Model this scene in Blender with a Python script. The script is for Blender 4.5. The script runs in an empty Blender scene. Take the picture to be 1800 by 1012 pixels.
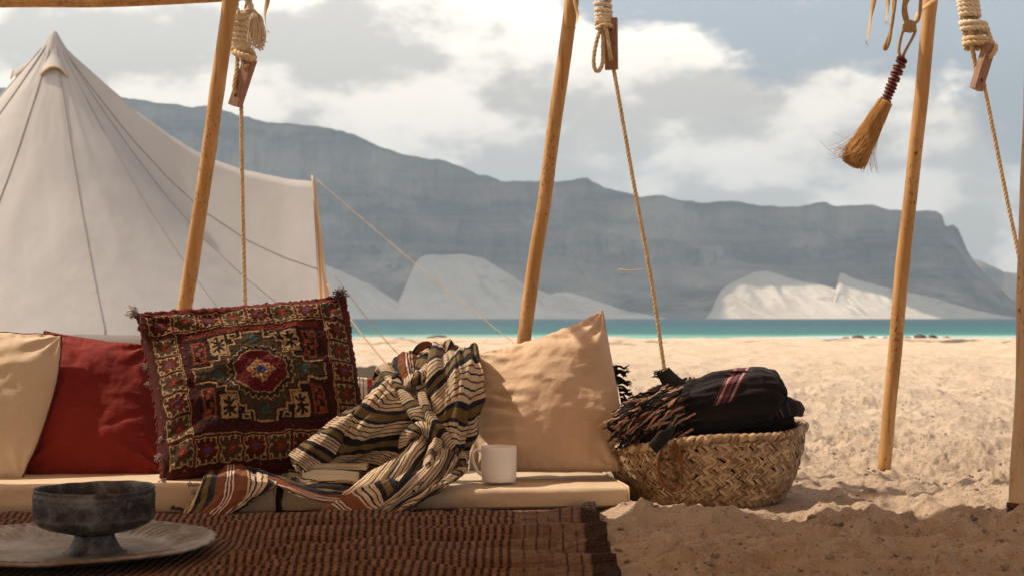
import bpy, math, random
import numpy as np
from mathutils import Vector, Matrix, Quaternion
random.seed(7); RNG = np.random.default_rng(11)
sc = bpy.context.scene
COL = sc.collection
PI = math.pi

# ------------------------------------------------------------------ camera
F, HC, CX, CY = 2500.0, 0.57, 900.0, 557.0
cam_d = bpy.data.cameras.new('camera'); cam = bpy.data.objects.new('camera', cam_d); COL.objects.link(cam)
cam.location = (0, 0, HC); cam.rotation_euler = (PI/2, 0, 0)
cam_d.sensor_width = 36; cam_d.lens = 50; cam_d.shift_y = 51/1800
cam_d.clip_start = .05; cam_d.clip_end = 20000
cam_d.dof.use_dof = True; cam_d.dof.focus_distance = 4.4; cam_d.dof.aperture_fstop = 6.5
sc.camera = cam

# ------------------------------------------------------------------ light
SUN = Vector((-.80, .25, 1.0)).normalized()
sun_d = bpy.data.lights.new('sun', 'SUN'); sun_d.energy = 5.0; sun_d.angle = math.radians(.55)
sun_d.color = (1, .86, .68)
sun = bpy.data.objects.new('sun', sun_d); COL.objects.link(sun)
sun.rotation_euler = SUN.to_track_quat('Z', 'Y').to_euler()
sc.view_settings.view_transform = 'Standard'; sc.view_settings.look = 'None'
sc.view_settings.exposure = 0.34; sc.view_settings.gamma = 1
sc.view_settings.use_curve_mapping = False

world = bpy.data.worlds.new('World'); sc.world = world; world.use_nodes = True
def build_world():
    nt = world.node_tree; nt.nodes.clear(); N = nt.nodes.new; L = nt.links.new
    out = N('ShaderNodeOutputWorld'); mix = N('ShaderNodeMixShader'); L(mix.outputs[0], out.inputs[0])
    sky = N('ShaderNodeTexSky'); sky.sky_type = 'NISHITA'; sky.sun_disc = False
    sky.sun_elevation = math.asin(SUN.z); sky.sun_rotation = math.atan2(SUN.x, SUN.y)
    sky.air_density = 1.0; sky.dust_density = 2.5; sky.ozone_density = 1.0
    tint = N('ShaderNodeMix'); tint.data_type = 'RGBA'; tint.inputs[0].default_value = .5
    L(sky.outputs[0], tint.inputs[6]); tint.inputs[7].default_value = (6.7, 6.6, 6.3, 1)
    b1 = N('ShaderNodeBackground'); b1.inputs[1].default_value = .10
    L(tint.outputs[2], b1.inputs[0]); L(b1.outputs[0], mix.inputs[1])
    tc = N('ShaderNodeTexCoord')
    mp = N('ShaderNodeMapping'); mp.inputs['Scale'].default_value = (1, 1, 1.9); mp.inputs['Location'].default_value = CLOUD_OFF
    L(tc.outputs['Generated'], mp.inputs[0])
    def noise(vec, scale, det=9, rough=.55, dist=.25):
        n = N('ShaderNodeTexNoise'); n.inputs['Scale'].default_value = scale; n.inputs['Detail'].default_value = det
        n.inputs['Roughness'].default_value = rough; n.inputs['Distortion'].default_value = dist
        L(vec, n.inputs['Vector']); return n.outputs['Fac']
    def math_(op, a, b):
        m = N('ShaderNodeMath'); m.operation = op
        for i, v in enumerate((a, b)):
            if isinstance(v, (int, float)): m.inputs[i].default_value = v
            else: L(v, m.inputs[i])
        return m.outputs[0]
    def mrange(v, a, b, c, d):
        m = N('ShaderNodeMapRange'); m.interpolation_type = 'SMOOTHSTEP'
        L(v, m.inputs[0])
        for i, q in zip((1, 2, 3, 4), (a, b, c, d)): m.inputs[i].default_value = q
        return m.outputs[0]
    n1 = noise(mp.outputs[0], 8.2, 11, .53, .1)
    big = noise(mp.outputs[0], 1.9, 3, .5, 0)
    sep = N('ShaderNodeSeparateXYZ'); L(tc.outputs['Generated'], sep.inputs[0])
    # heavier cloud to the west (left) and low over the hills, opening to the upper right
    bias = math_('ADD', math_('MULTIPLY', sep.outputs['X'], -.22), math_('MULTIPLY', math_('MULTIPLY', math_('MAXIMUM', sep.outputs['X'], -.05), math_('MAXIMUM', sep.outputs['Z'], 0)), -5.2))
    low = mrange(sep.outputs['Z'], .06, .25, .33, -.03)
    dens = math_('ADD', math_('ADD', math_('ADD', n1, math_('MULTIPLY', big, .25)), bias), low)
    cov = mrange(dens, .535, .625, 0, 1)
    # light / dark modelling: compare density with density a little towards the sun
    mp2 = N('ShaderNodeVectorMath'); mp2.operation = 'ADD'; L(mp.outputs[0], mp2.inputs[0]); mp2.inputs[1].default_value = (-.02, 0, .06)
    n2 = noise(mp2.outputs[0], 8.2, 6, .53, .1)
    diff = math_('SUBTRACT', n1, n2)
    lit = mrange(math_('ADD', diff, math_('MULTIPLY', noise(mp.outputs[0], 9, 6, .5, .4), .12)), -.03, .15, 0, 1)
    ramp = N('ShaderNodeValToRGB'); e = ramp.color_ramp.elements
    e[0].position = 0; e[0].color = (.53, .485, .425, 1); e[1].position = 1; e[1].color = (1.0, .90, .775, 1)
    m = ramp.color_ramp.elements.new(.5); m.color = (.82, .745, .645, 1)
    L(lit, ramp.inputs[0])
    b2 = N('ShaderNodeBackground'); b2.inputs[1].default_value = 1.50
    L(ramp.outputs[0], b2.inputs[0]); L(b2.outputs[0], mix.inputs[2]); L(cov, mix.inputs[0])
CLOUD_OFF = (.35, .2, .55)
build_world()

# ------------------------------------------------------------------ helpers
def at(px, py, Y): return np.array([(px-CX)/F*Y, Y, HC-(py-CY)/F*Y])
def tag(o, label=None, cat=None, group=None, kind=None):
    for k, v in (('label', label), ('category', cat), ('group', group), ('kind', kind)):
        if v: o[k] = v
    return o
def raw_mesh(name, V, Fc, smooth=True, uv=None, col=None, midx=None):
    V = np.asarray(V, np.float32); me = bpy.data.meshes.new(name)
    if isinstance(Fc, np.ndarray) and Fc.ndim == 2:
        nf, k = Fc.shape
        me.vertices.add(len(V)); me.vertices.foreach_set('co', V.ravel())
        me.loops.add(nf*k); me.loops.foreach_set('vertex_index', Fc.astype(np.int32).ravel())
        me.polygons.add(nf); me.polygons.foreach_set('loop_start', np.arange(0, nf*k, k, dtype=np.int32))
        me.update(calc_edges=True); me.validate()
        loops = Fc.ravel()
    else:
        me.from_pydata([tuple(map(float, v)) for v in V], [], [tuple(map(int, f)) for f in Fc]); me.update()
        loops = np.array([i for f in Fc for i in f])
    me.polygons.foreach_set('use_smooth', [bool(smooth)]*len(me.polygons))
    if uv is not None:
        l = me.uv_layers.new(name='UVMap'); l.data.foreach_set('uv', np.asarray(uv, np.float32)[loops].ravel())
    if col is not None:
        a = me.color_attributes.new('Col', 'FLOAT_COLOR', 'POINT')
        c = np.ones((len(V), 4), np.float32); c[:, :3] = col; a.data.foreach_set('color', c.ravel())
    if midx is not None: me.polygons.foreach_set('material_index', np.asarray(midx, np.int32))
    me.update(); return me
ORG = {}
def empty(name, loc, label, cat, group=None):
    o = bpy.data.objects.new(name, None); o.empty_display_size = .05; COL.objects.link(o)
    o.location = tuple(map(float, loc)); ORG[o.name] = np.array(loc, float); return tag(o, label, cat, group)
def obj(name, V, Fc, mats, parent=None, smooth=True, uv=None, col=None, midx=None):
    V = np.asarray(V, float)
    base = ORG.get(parent.name, np.zeros(3)) if parent else np.zeros(3)
    me = raw_mesh(name, V-base, Fc, smooth, uv, col, midx)
    for m in (mats if isinstance(mats, (list, tuple)) else [mats]): me.materials.append(m)
    o = bpy.data.objects.new(name, me); COL.objects.link(o)
    if parent: o.parent = parent
    ORG[o.name] = base
    return o
def inst(name, me, M, parent=None):
    o = bpy.data.objects.new(name, me); COL.objects.link(o)
    if parent: o.parent = parent; M = Matrix.Translation(-Vector(ORG[parent.name])) @ M
    o.matrix_local = M; return o
def copy_tree(root, loc, label=None):
    r = root.copy(); COL.objects.link(r); r.location = loc
    if label: r['label'] = label
    for ch in root.children:
        c = ch.copy(); COL.objects.link(c); c.parent = r
    return r
class MB:
    def __init__(s): s.V = []; s.F = []; s.n = 0; s.UV = []; s.M = []
    def add(s, V, Fc, uv=None, m=0):
        V = np.asarray(V, float); Fc = np.asarray(Fc)
        s.V.append(V); s.F.append(Fc+s.n); s.n += len(V); s.M += [m]*len(Fc)
        s.UV.append(np.zeros((len(V), 2)) if uv is None else uv)
    def done(s, name, mats, parent=None, smooth=True):
        if len({f.shape[1] for f in s.F}) == 1: Fc = np.vstack(s.F)
        else: Fc = [tuple(r) for f in s.F for r in f]
        return obj(name, np.vstack(s.V), Fc, mats, parent, smooth, np.vstack(s.UV), None, s.M)
def gridF(n, m, wrapm=False):          # rows n, cols m
    i = np.arange(n-1)[:, None]; j = np.arange(m if wrapm else m-1)[None]; j2 = (j+1) % m
    return np.stack([i*m+j, i*m+j2, (i+1)*m+j2, (i+1)*m+j], -1).reshape(-1, 4)
# --- value noise (2D / 3D) and fbm
def _h(ix, iy, iz, seed):
    n = (ix*374761393 + iy*668265263 + iz*2147483647 + seed*974634777) & 0xffffffff
    n = ((n ^ (n >> 13))*1274126177) & 0xffffffff
    n = ((n ^ (n >> 16))*2246822519) & 0xffffffff
    return ((n ^ (n >> 15)) & 0xffffff)/float(0xffffff)*2-1
def vnoise(x, y, z=0.0, seed=0):
    x, y, z = np.broadcast_arrays(np.asarray(x, float), y, z)
    xi = np.floor(x).astype(np.int64); yi = np.floor(y).astype(np.int64); zi = np.floor(z).astype(np.int64)
    f = [a-b for a, b in ((x, xi), (y, yi), (z, zi))]; u, v, w = [t*t*t*(t*(t*6-15)+10) for t in f]
    r = 0
    for dz in ((0, 1) if np.any(w) else (0,)):
        a = _h(xi, yi, zi+dz, seed); b = _h(xi+1, yi, zi+dz, seed); c = _h(xi, yi+1, zi+dz, seed); d = _h(xi+1, yi+1, zi+dz, seed)
        q = (a*(1-u)+b*u)*(1-v)+(c*(1-u)+d*u)*v
        r = r + q*((w if dz else 1-w))
    return r
def fbm(x, y, z=0.0, oct=4, seed=0, gain=.5):
    r = 0; a = 1; s = 1
    for k in range(oct):
        r = r + a*vnoise(np.asarray(x)*s, np.asarray(y)*s, np.asarray(z)*s, seed+k*17); a *= gain; s *= 2.03
    return r
def sstep(a, b, x): t = np.clip((np.asarray(x, float)-a)/(b-a), 0, 1); return t*t*(3-2*t)
def catmull(P, n):
    P = np.asarray(P, float); k = len(P)
    t = np.linspace(0, k-1, n); i = np.minimum(t.astype(int), k-2); f = (t-i).reshape([-1]+[1]*(P.ndim-1))
    g = lambda j: P[np.clip(j, 0, k-1)]
    p0 = np.where((i == 0).reshape(f.shape), 2*P[0]-P[1], g(i-1)); p3 = np.where((i == k-2).reshape(f.shape), 2*P[-1]-P[-2], g(i+2))
    p1, p2 = g(i), g(i+1)
    return .5*(2*p1+(p2-p0)*f+(2*p0-5*p1+4*p2-p3)*f*f+(3*p1-p0-3*p2+p3)*f**3)
def frames(P):
    T = np.gradient(P, axis=0); T /= np.linalg.norm(T, axis=1)[:, None]+1e-12
    a = np.array([0, 0, 1.]) if abs(T[0][2]) < .9 else np.array([1., 0, 0])
    n = np.cross(T[0], a); n /= np.linalg.norm(n); Ns = [n]
    for k in range(1, len(P)):
        n = n-T[k]*np.dot(n, T[k]); n /= np.linalg.norm(n)+1e-12; Ns.append(n)
    Ns = np.array(Ns); return T, Ns, np.cross(T, Ns)
def tubeVF(P, r, sides=8, cap=True):
    P = np.asarray(P, float); n = len(P); r = np.broadcast_to(np.asarray(r, float), (n,))
    T, A, B = frames(P); a = np.linspace(0, 2*PI, sides, endpoint=False)
    V = P[:, None]+r[:, None, None]*(np.cos(a)[None, :, None]*A[:, None]+np.sin(a)[None, :, None]*B[:, None])
    V = V.reshape(-1, 3); Fc = gridF(n, sides, True)
    if cap:
        V = np.vstack([V, P[0], P[-1]]); c0, c1 = n*sides, n*sides+1; j = np.arange(sides); j2 = (j+1) % sides
        Fc = np.vstack([Fc, np.stack([np.full(sides, c0), j2, j, j], 1), np.stack([np.full(sides, c1), (n-1)*sides+j, (n-1)*sides+j2, (n-1)*sides+j2], 1)])
        Fc = [tuple(dict.fromkeys(map(int, f))) for f in Fc]
        return V, Fc
    return V, Fc
def tube(mb, P, r, sides=8, m=0, closed_ends=True):
    P = np.asarray(P, float); r = np.broadcast_to(np.asarray(r, float), (len(P),)).copy()
    if closed_ends:      # taper shut with tiny end rings: all quads
        T = np.gradient(P, axis=0); T /= np.linalg.norm(T, axis=1)[:, None]+1e-12
        P = np.vstack([P[0]-T[0]*1e-4, P, P[-1]+T[-1]*1e-4]); r = np.r_[r[0]*.02, r, r[-1]*.02]
    V, Fc = tubeVF(P, r, sides, cap=False)
    L = np.r_[0, np.cumsum(np.linalg.norm(np.diff(P, axis=0), axis=1))]
    uv = np.stack([np.tile(np.arange(sides)/sides, len(P)), np.repeat(L, sides)], 1)
    mb.add(V, Fc, uv, m)
def rope_into(mb, path, r, pitch=None, npts=None, sides=6, rough=.04, m=0):
    pitch = pitch or r*6.5
    P = np.asarray(path, float); L = np.linalg.norm(np.diff(P, axis=0), axis=1).sum()
    n = npts or max(12, int(L/pitch*9)); 
    t = np.r_[0, np.cumsum(np.linalg.norm(np.diff(P, axis=0), axis=1))]; tt = np.linspace(0, t[-1], n)
    P = np.stack([np.interp(tt, t, P[:, k]) for k in range(3)], 1)
    T, A, B = frames(P)
    for s in range(3):
        ph = 2*PI*(tt/pitch+s/3); Q = P+r*.50*(np.cos(ph)[:, None]*A+np.sin(ph)[:, None]*B)
        tube(mb, Q, r*.56*(1+rough*RNG.standard_normal(n)), sides, m)
def lathe(prof, seg=48, c=(0, 0, 0), fr=None):
    prof = np.asarray(prof, float); a = np.linspace(0, 2*PI, seg, endpoint=False)
    R = prof[:, 0][:, None]*np.ones(seg); Z = prof[:, 1][:, None]*np.ones(seg)
    if fr: R, Z = fr(R, Z, a[None])
    V = np.stack([R*np.cos(a)+c[0], R*np.sin(a)+c[1], Z+c[2]], -1).reshape(-1, 3)
    return V, gridF(len(prof), seg, True)

# ------------------------------------------------------------------ materials
def newmat(name):
    m = bpy.data.materials.new(name); m.use_nodes = True; nt = m.node_tree
    b = nt.nodes['Principled BSDF']; return m, nt, b
class G:
    def __init__(s, nt): s.nt = nt
    def n(s, t, **k):
        x = s.nt.nodes.new(t)
        for a, v in k.items():
            if a.startswith('i_'):
                key = a[2:].replace('_', ' ')
                key = int(key) if key.isdigit() else key
                if hasattr(v, 'is_linked') or isinstance(v, bpy.types.NodeSocket): s.nt.links.new(v, x.inputs[key])
                else: x.inputs[key].default_value = v
            else: setattr(x, a, v)
        return x
    def l(s, a, b): s.nt.links.new(a, b)
    def coord(s, which='Object', scale=(1, 1, 1)):
        t = s.n('ShaderNodeTexCoord'); mp = s.n('ShaderNodeMapping'); s.l(t.outputs[which], mp.inputs[0]); mp.inputs['Scale'].default_value = scale; return mp.outputs[0]
    def noise(s, vec, scale, det=4, rough=.5, dist=0):
        x = s.n('ShaderNodeTexNoise'); s.l(vec, x.inputs['Vector']); x.inputs['Scale'].default_value = scale
        x.inputs['Detail'].default_value = det; x.inputs['Roughness'].default_value = rough; x.inputs['Distortion'].default_value = dist
        return x.outputs['Fac']
    def ramp(s, fac, stops, interp='LINEAR'):
        r = s.n('ShaderNodeValToRGB'); cr = r.color_ramp; cr.interpolation = interp; s.l(fac, r.inputs[0])
        while len(cr.elements) > 1: cr.elements.remove(cr.elements[-1])
        for i, (p, c) in enumerate(stops):
            e = cr.elements[0] if i == 0 else cr.elements.new(p); e.position = p; e.color = (*c, 1) if len(c) == 3 else c
        return r.outputs[0]
    def m(s, op, a, b=0.0, c=None):
        x = s.n('ShaderNodeMath', operation=op)
        for i, v in enumerate((a, b, c)):
            if v is None: continue
            if isinstance(v, (int, float)): x.inputs[i].default_value = v
            else: s.l(v, x.inputs[i])
        return x.outputs[0]
    def mix(s, fac, a, b, mode='MIX'):
        x = s.n('ShaderNodeMix', data_type='RGBA', blend_type=mode)
        for i, v in ((0, fac), (6, a), (7, b)):
            if isinstance(v, (int, float)): x.inputs[i].default_value = v
            elif isinstance(v, tuple): x.inputs[i].default_value = (*v, 1)
            else: s.l(v, x.inputs[i])
        return x.outputs[2]
    def bump(s, h, strength=.5, dist=.002, prev=None):
        x = s.n('ShaderNodeBump'); x.inputs['Strength'].default_value = strength; x.inputs['Distance'].default_value = dist; s.l(h, x.inputs['Height'])
        if prev: s.l(prev, x.inputs['Normal'])
        return x.outputs[0]
    def range(s, v, a, b, c=0, d=1):
        x = s.n('ShaderNodeMapRange'); s.l(v, x.inputs[0])
        for i, q in zip((1, 2, 3, 4), (a, b, c, d)): x.inputs[i].default_value = q
        return x.outputs[0]
def simple(name, c1, c2, scale=8, rough=.8, bs=300, bstr=.3, bd=.001, spec=.3, metal=0, sheen=0, coord=(1, 1, 1), det=5, contrast=(.35, .65)):
    m, nt, b = newmat(name); g = G(nt); v = g.coord('Object', coord)
    f = g.range(g.noise(v, scale, det, .6), *contrast)
    g.l(g.mix(f, c1, c2), b.inputs['Base Color'])
    b.inputs['Roughness'].default_value = rough; b.inputs['Specular IOR Level'].default_value = spec; b.inputs['Metallic'].default_value = metal
    b.inputs['Sheen Weight'].default_value = sheen
    h = g.noise(g.coord('Object', coord), bs, 3, .6)
    g.l(g.bump(h, bstr, bd), b.inputs['Normal']); return m
def fabric(name, c1, c2, weave=520, wr=14, translucent=0, sheen=.05, bd=.0012):
    m, nt, b = newmat(name); g = G(nt); v = g.coord()
    f = g.range(g.noise(v, 5, 5, .6), .35, .65); col = g.mix(f, c1, c2)
    fine = g.noise(v, weave, 2, .7); col = g.mix(g.range(fine, .3, .7, 0, .22), col, tuple(x*.55 for x in c1))
    g.l(col, b.inputs['Base Color']); b.inputs['Roughness'].default_value = .92; b.inputs['Specular IOR Level'].default_value = .15
    b.inputs['Sheen Weight'].default_value = sheen; b.inputs['Sheen Roughness'].default_value = .5
    n1 = g.bump(g.noise(v, wr, 5, .55, .6), .5, .012)
    g.l(g.bump(fine, .6, bd, n1), b.inputs['Normal'])
    if translucent:
        t = g.n('ShaderNodeBsdfTranslucent'); g.l(col, t.inputs[0]); mx = g.n('ShaderNodeMixShader'); mx.inputs[0].default_value = translucent
        g.l(b.outputs[0], mx.inputs[1]); g.l(t.outputs[0], mx.inputs[2]); g.l(mx.outputs[0], nt.nodes['Material Output'].inputs[0])
    return m

def mat_sand():
    m, nt, b = newmat('sand'); g = G(nt); v = g.coord()
    c = g.mix(g.range(g.noise(v, 1.6, 5, .6), .35, .65), (.53, .385, .275), (.63, .48, .355))
    c = g.mix(g.range(g.noise(v, 22, 4, .65), .5, .75, 0, .5), c, (.38, .26, .18))
    grain = g.noise(v, 420, 3, .8)
    c = g.mix(g.range(grain, .42, .68, 0, .6), c, (.66, .55, .43))
    sp = g.noise(v, 150, 2, .5)
    c = g.mix(g.range(sp, .66, .70), c, (.10, .07, .055)); c = g.mix(g.range(g.noise(g.coord('Object', (1, 1.2, 1)), 120, 2, .5), .69, .71), c, (.72, .64, .55))
    sp2 = g.noise(g.coord('Object', (1, 1, 1.3)), 62, 2, .5); c = g.mix(g.range(sp2, .68, .71, 0, .8), c, (.14, .10, .08))
    # far dark weed line washed up along the strand
    sx = g.n('ShaderNodeSeparateXYZ'); g.l(g.coord(), sx.inputs[0])
    w = g.noise(g.coord('Object', (.16, .5, 1)), 2.2, 4, .6)
    band = g.m('MULTIPLY', g.range(sx.outputs['Y'], 28, 31), g.range(sx.outputs['Y'], 36, 34))
    c = g.mix(g.m('MULTIPLY', band, g.range(w, .52, .60, 0, .85)), c, (.07, .05, .035))
    g.l(c, b.inputs['Base Color']); b.inputs['Roughness'].default_value = .95; b.inputs['Specular IOR Level'].default_value = .15
    n = g.bump(g.noise(v, 30, 7, .75), .9, .035)
    n = g.bump(g.noise(v, 95, 5, .7), .6, .007, n); n = g.bump(grain, .7, .003, n)
    g.l(n, b.inputs['Normal']); return m
M = {}
M['sand'] = mat_sand()
M['pebble'] = simple('pebble', (.12, .09, .075), (.38, .30, .23), 9, .85, 80, .4, .003)
M['rock'] = simple('rock', (.05, .035, .03), (.13, .09, .075), 2, .9, 12, .6, .05)
M['cushion_cream'] = fabric('cream_cotton', (.54, .385, .26), (.60, .435, .30), 420, 16)
M['cushion_ivory'] = fabric('ivory_cotton', (.58, .46, .33), (.64, .52, .38), 420, 14)
M['cushion_red'] = fabric('red_cotton', (.165, .017, .014), (.225, .026, .019), 420, 16)
M['piping_dark'] = simple('dark_piping', (.09, .02, .02), (.13, .03, .03), 40, .9)
M['piping_cream'] = simple('cream_piping', (.50, .38, .24), (.60, .46, .31), 40, .9)
M['mattress'] = fabric('mattress_canvas', (.51, .385, .265), (.58, .45, .32), 380, 9)
M['rope'] = simple('rope', (.50, .36, .20), (.68, .52, .33), 60, .95, 700, .8, .002)
M['rope_pale'] = simple('pale_cotton_rope', (.62, .50, .36), (.76, .64, .48), 60, .95, 700, .8, .002)
M['rope_brown'] = simple('coir', (.17, .07, .026), (.32, .15, .06), 60, .95, 500, .9, .002)
M['straw'] = simple('straw', (.42, .22, .08), (.68, .42, .18), 30, .8, 300, .5, .001, coord=(1, 1, .2))
M['guy'] = simple('guy_line', (.38, .22, .13), (.46, .29, .18), 10, .9)
M['bead'] = simple('bead_red', (.10, .022, .022), (.17, .04, .035), 60, .45, 200, .3, .001, spec=.5)
M['leaf'] = simple('dry_leaf', (.42, .27, .12), (.60, .42, .22), 20, .8, 200, .5, .001, coord=(1, 1, .15))
M['mug'] = simple('glazed_stoneware', (.87, .84, .80), (.90, .87, .83), 6, .18, 40, .05, .0004, spec=.5)
M['paper'] = simple('paper', (.80, .70, .53), (.86, .77, .60), 20, .9, 90, .25, .0008)
M['black_cloth'] = fabric('black_wool', (.012, .011, .011), (.026, .023, .022), 600, 22, sheen=.06)
M['roof'] = fabric('roof_cloth', (.55, .33, .17), (.62, .39, .22), 300, 6, translucent=.30)
M['tent_pole'] = simple('pole', (.3, .25, .2), (.4, .33, .26), 5, .6)
M['seam'] = simple('seam', (.28, .245, .22), (.33, .29, .26), 20, .95)
M['plank'] = simple('weathered_wood', (.10, .085, .07), (.20, .165, .13), 4, .9, 40, .6, .01, coord=(.1, 1, 1))

def mat_pole(name, base, warm):
    m, nt, b = newmat(name); g = G(nt); v = g.coord('Object', (1, 1, .12))
    c = g.mix(g.range(g.noise(v, 26, 5, .6), .35, .65), base, warm)
    v2 = g.coord('Object', (1, 1, .45))
    sp = g.noise(v2, 150, 3, .6); patch = g.noise(g.coord('Object', (1, 1, .5)), 11, 3, .6)
    mask = g.m('MULTIPLY', g.range(sp, .57, .63, 0, .9), g.range(patch, .46, .56))
    c = g.mix(mask, c, (.085, .035, .015))
    c = g.mix(g.range(g.noise(g.coord('Object', (1, 1, .06)), 60, 3), .62, .68, 0, .6), c, (.20, .10, .04))
    g.l(c, b.inputs['Base Color']); b.inputs['Roughness'].default_value = .5; b.inputs['Specular IOR Level'].default_value = .35
    g.l(g.bump(g.m('SUBTRACT', g.noise(v, 90, 4), mask), .45, .002), b.inputs['Normal']); return m
M['pole'] = mat_pole('cane', (.35, .18, .055), (.52, .30, .12))
M['pole2'] = mat_pole('cane_pale', (.46, .30, .16), (.58, .41, .24))

def mat_wood():
    m, nt, b = newmat('toggle_wood'); g = G(nt); v = g.coord('Object', (1, 1, .12))
    c = g.ramp(g.noise(v, 160, 5, .6, .4), [(.3, (.13, .055, .03)), (.55, (.26, .125, .065)), (.75, (.36, .19, .10))])
    g.l(c, b.inputs['Base Color']); b.inputs['Roughness'].default_value = .6
    g.l(g.bump(g.noise(v, 220, 4), .35, .001), b.inputs['Normal']); return m
M['wood'] = mat_wood()

def mat_sea():
    m, nt, b = newmat('sea_water'); g = G(nt)
    sx = g.n('ShaderNodeSeparateXYZ'); g.l(g.coord(), sx.inputs[0])
    y = g.m('ADD', sx.outputs['Y'], g.m('MULTIPLY', g.m('SUBTRACT', g.noise(g.coord('Object', (.006, .02, 1)), 1, 4), .5), 90))
    c = g.ramp(g.range(y, 100, 900), [(0, (.20, .48, .36)), (.04, (.08, .33, .27)), (.08, (.035, .16, .16)), (.3, (.02, .085, .10)), (1, (.012, .06, .085))])
    st = g.noise(g.coord('Object', (.05, .22, 1)), 1, 5, .65)
    c = g.mix(g.range(st, .40, .62, 0, .5), c, (.006, .05, .07))
    sh = g.m('MULTIPLY', g.range(y, 142, 120), g.range(g.noise(g.coord('Object', (.05, .5, 1)), 1, 4), .48, .55))
    cap = g.range(g.noise(g.coord('Object', (.12, .5, 1)), 1, 6, .7), .69, .73)
    c = g.mix(g.m('MAXIMUM', sh, cap), c, (.75, .76, .72))
    g.l(c, b.inputs['Base Color']); b.inputs['Roughness'].default_value = .35
    b.inputs['IOR'].default_value = 1.33; b.inputs['Specular IOR Level'].default_value = .18
    n = g.bump(g.noise(g.coord('Object', (.35, 1, 1)), .45, 6, .65), 1, 1.6)
    g.l(n, b.inputs['Normal']); return m
M['sea'] = mat_sea()
def mat_mountain():
    m, nt, b = newmat('mountain_rock'); g = G(nt)
    strat = g.noise(g.coord('Object', (.0016, .0016, .03)), 1, 6, .6, .8)
    blot = g.noise(g.coord('Object', (.008, .008, .014)), 1, 7, .65)
    c = g.mix(g.range(strat, .38, .62), (.075, .06, .05), (.27, .22, .17))
    c = g.mix(g.range(blot, .48, .62, 0, .8), c, (.42, .35, .28))
    c = g.mix(g.range(g.noise(g.coord('Object', (.03, .03, .004)), 1, 5, .6), .5, .75, 0, .5), c, (.07, .055, .045))
    g.l(c, b.inputs['Base Color']); b.inputs['Roughness'].default_value = 1; b.inputs['Specular IOR Level'].default_value = 0
    g.l(g.bump(g.noise(g.coord('Object', (.02, .02, .05)), 1, 7, .7), .9, 10), b.inputs['Normal']); return m
M['mountain'] = mat_mountain()
def mat_dune():
    m, nt, b = newmat('dune_sand'); g = G(nt)
    c = g.mix(g.range(g.noise(g.coord('Object', (.01, .01, .02)), 1, 6, .6), .4, .7), (.56, .50, .43), (.44, .38, .32))
    c = g.mix(g.range(g.noise(g.coord('Object', (.025, .025, .12)), 1, 5, .7), .60, .68, 0, .6), c, (.20, .17, .14))
    g.l(c, b.inputs['Base Color']); b.inputs['Roughness'].default_value = 1; b.inputs['Specular IOR Level'].default_value = 0
    g.l(g.bump(g.noise(g.coord('Object', (.02, .02, .03)), 1, 6, .6), .6, 4), b.inputs['Normal']); return m
M['dune'] = mat_dune()
def mat_canvas(name, c1, c2, tr, tmix=.2):
    m, nt, b = newmat(name); g = G(nt); v = g.coord()
    c = g.mix(g.range(g.noise(v, .9, 5, .6), .35, .65), c1, c2)
    c = g.mix(g.range(g.noise(g.coord('Object', (1, 1, .3)), 5, 5, .7), .55, .8, 0, .25), c, tuple(x*.75 for x in c1))
    g.l(c, b.inputs['Base Color']); b.inputs['Roughness'].default_value = .95; b.inputs['Specular IOR Level'].default_value = .1
    nn = g.bump(g.noise(g.coord('Object', (1, 1, .35)), 2.6, 4, .5, .15), .28, .06)
    nn = g.bump(g.noise(v, 240, 2), .35, .002, nn); g.l(nn, b.inputs['Normal'])
    t = g.n('ShaderNodeBsdfTranslucent'); g.l(g.mix(tmix, c, (.85, .62, .42)), t.inputs[0]); g.l(nn, t.inputs['Normal'])
    mx = g.n('ShaderNodeMixShader'); mx.inputs[0].default_value = tr
    g.l(b.outputs[0], mx.inputs[1]); g.l(t.outputs[0], mx.inputs[2]); g.l(mx.outputs[0], nt.nodes['Material Output'].inputs[0]); return m
M['canvas'] = mat_canvas('tent_canvas', (.41, .38, .365), (.465, .43, .41), .15)
M['canvas_sunlit'] = mat_canvas('tent_canvas_sunlit', (.72, .52, .33), (.78, .57, .37), .55, .6)  # canvas copy for flaps, wall and vent rims, sunlit orange put into the colour
def mat_basket():
    m, nt, b = newmat('palm_leaf'); g = G(nt); oi = g.n('ShaderNodeObjectInfo')
    t = g.coord('Object', (1, 1, 1))
    rnd = g.m('FRACT', g.m('ADD', oi.outputs['Random'], g.m('MULTIPLY', g.noise(g.coord('Object', (1, 1, 1)), 30, 1), 1.3)))
    c = g.ramp(rnd, [(0, (.17, .095, .048)), (.35, (.33, .215, .12)), (.7, (.47, .33, .195)), (.9, (.60, .44, .28)), (1, (.56, .37, .15))])
    c = g.mix(g.range(g.noise(g.coord('Object', (1, 1, 1)), 260, 3, .6), .5, .7, 0, .5), c, (.25, .14, .07))
    g.l(c, b.inputs['Base Color']); b.inputs['Roughness'].default_value = .55; b.inputs['Specular IOR Level'].default_value = .4
    g.l(g.bump(g.noise(g.coord('Object', (.25, 1, 1)), 500, 3), .4, .001), b.inputs['Normal']); return m
M['palm'] = mat_basket()
M['basket_dark'] = simple('basket_shade', (.035, .018, .009), (.07, .038, .018), 40, .9)  # dark tone standing in for the shade between the palm strips
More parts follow.
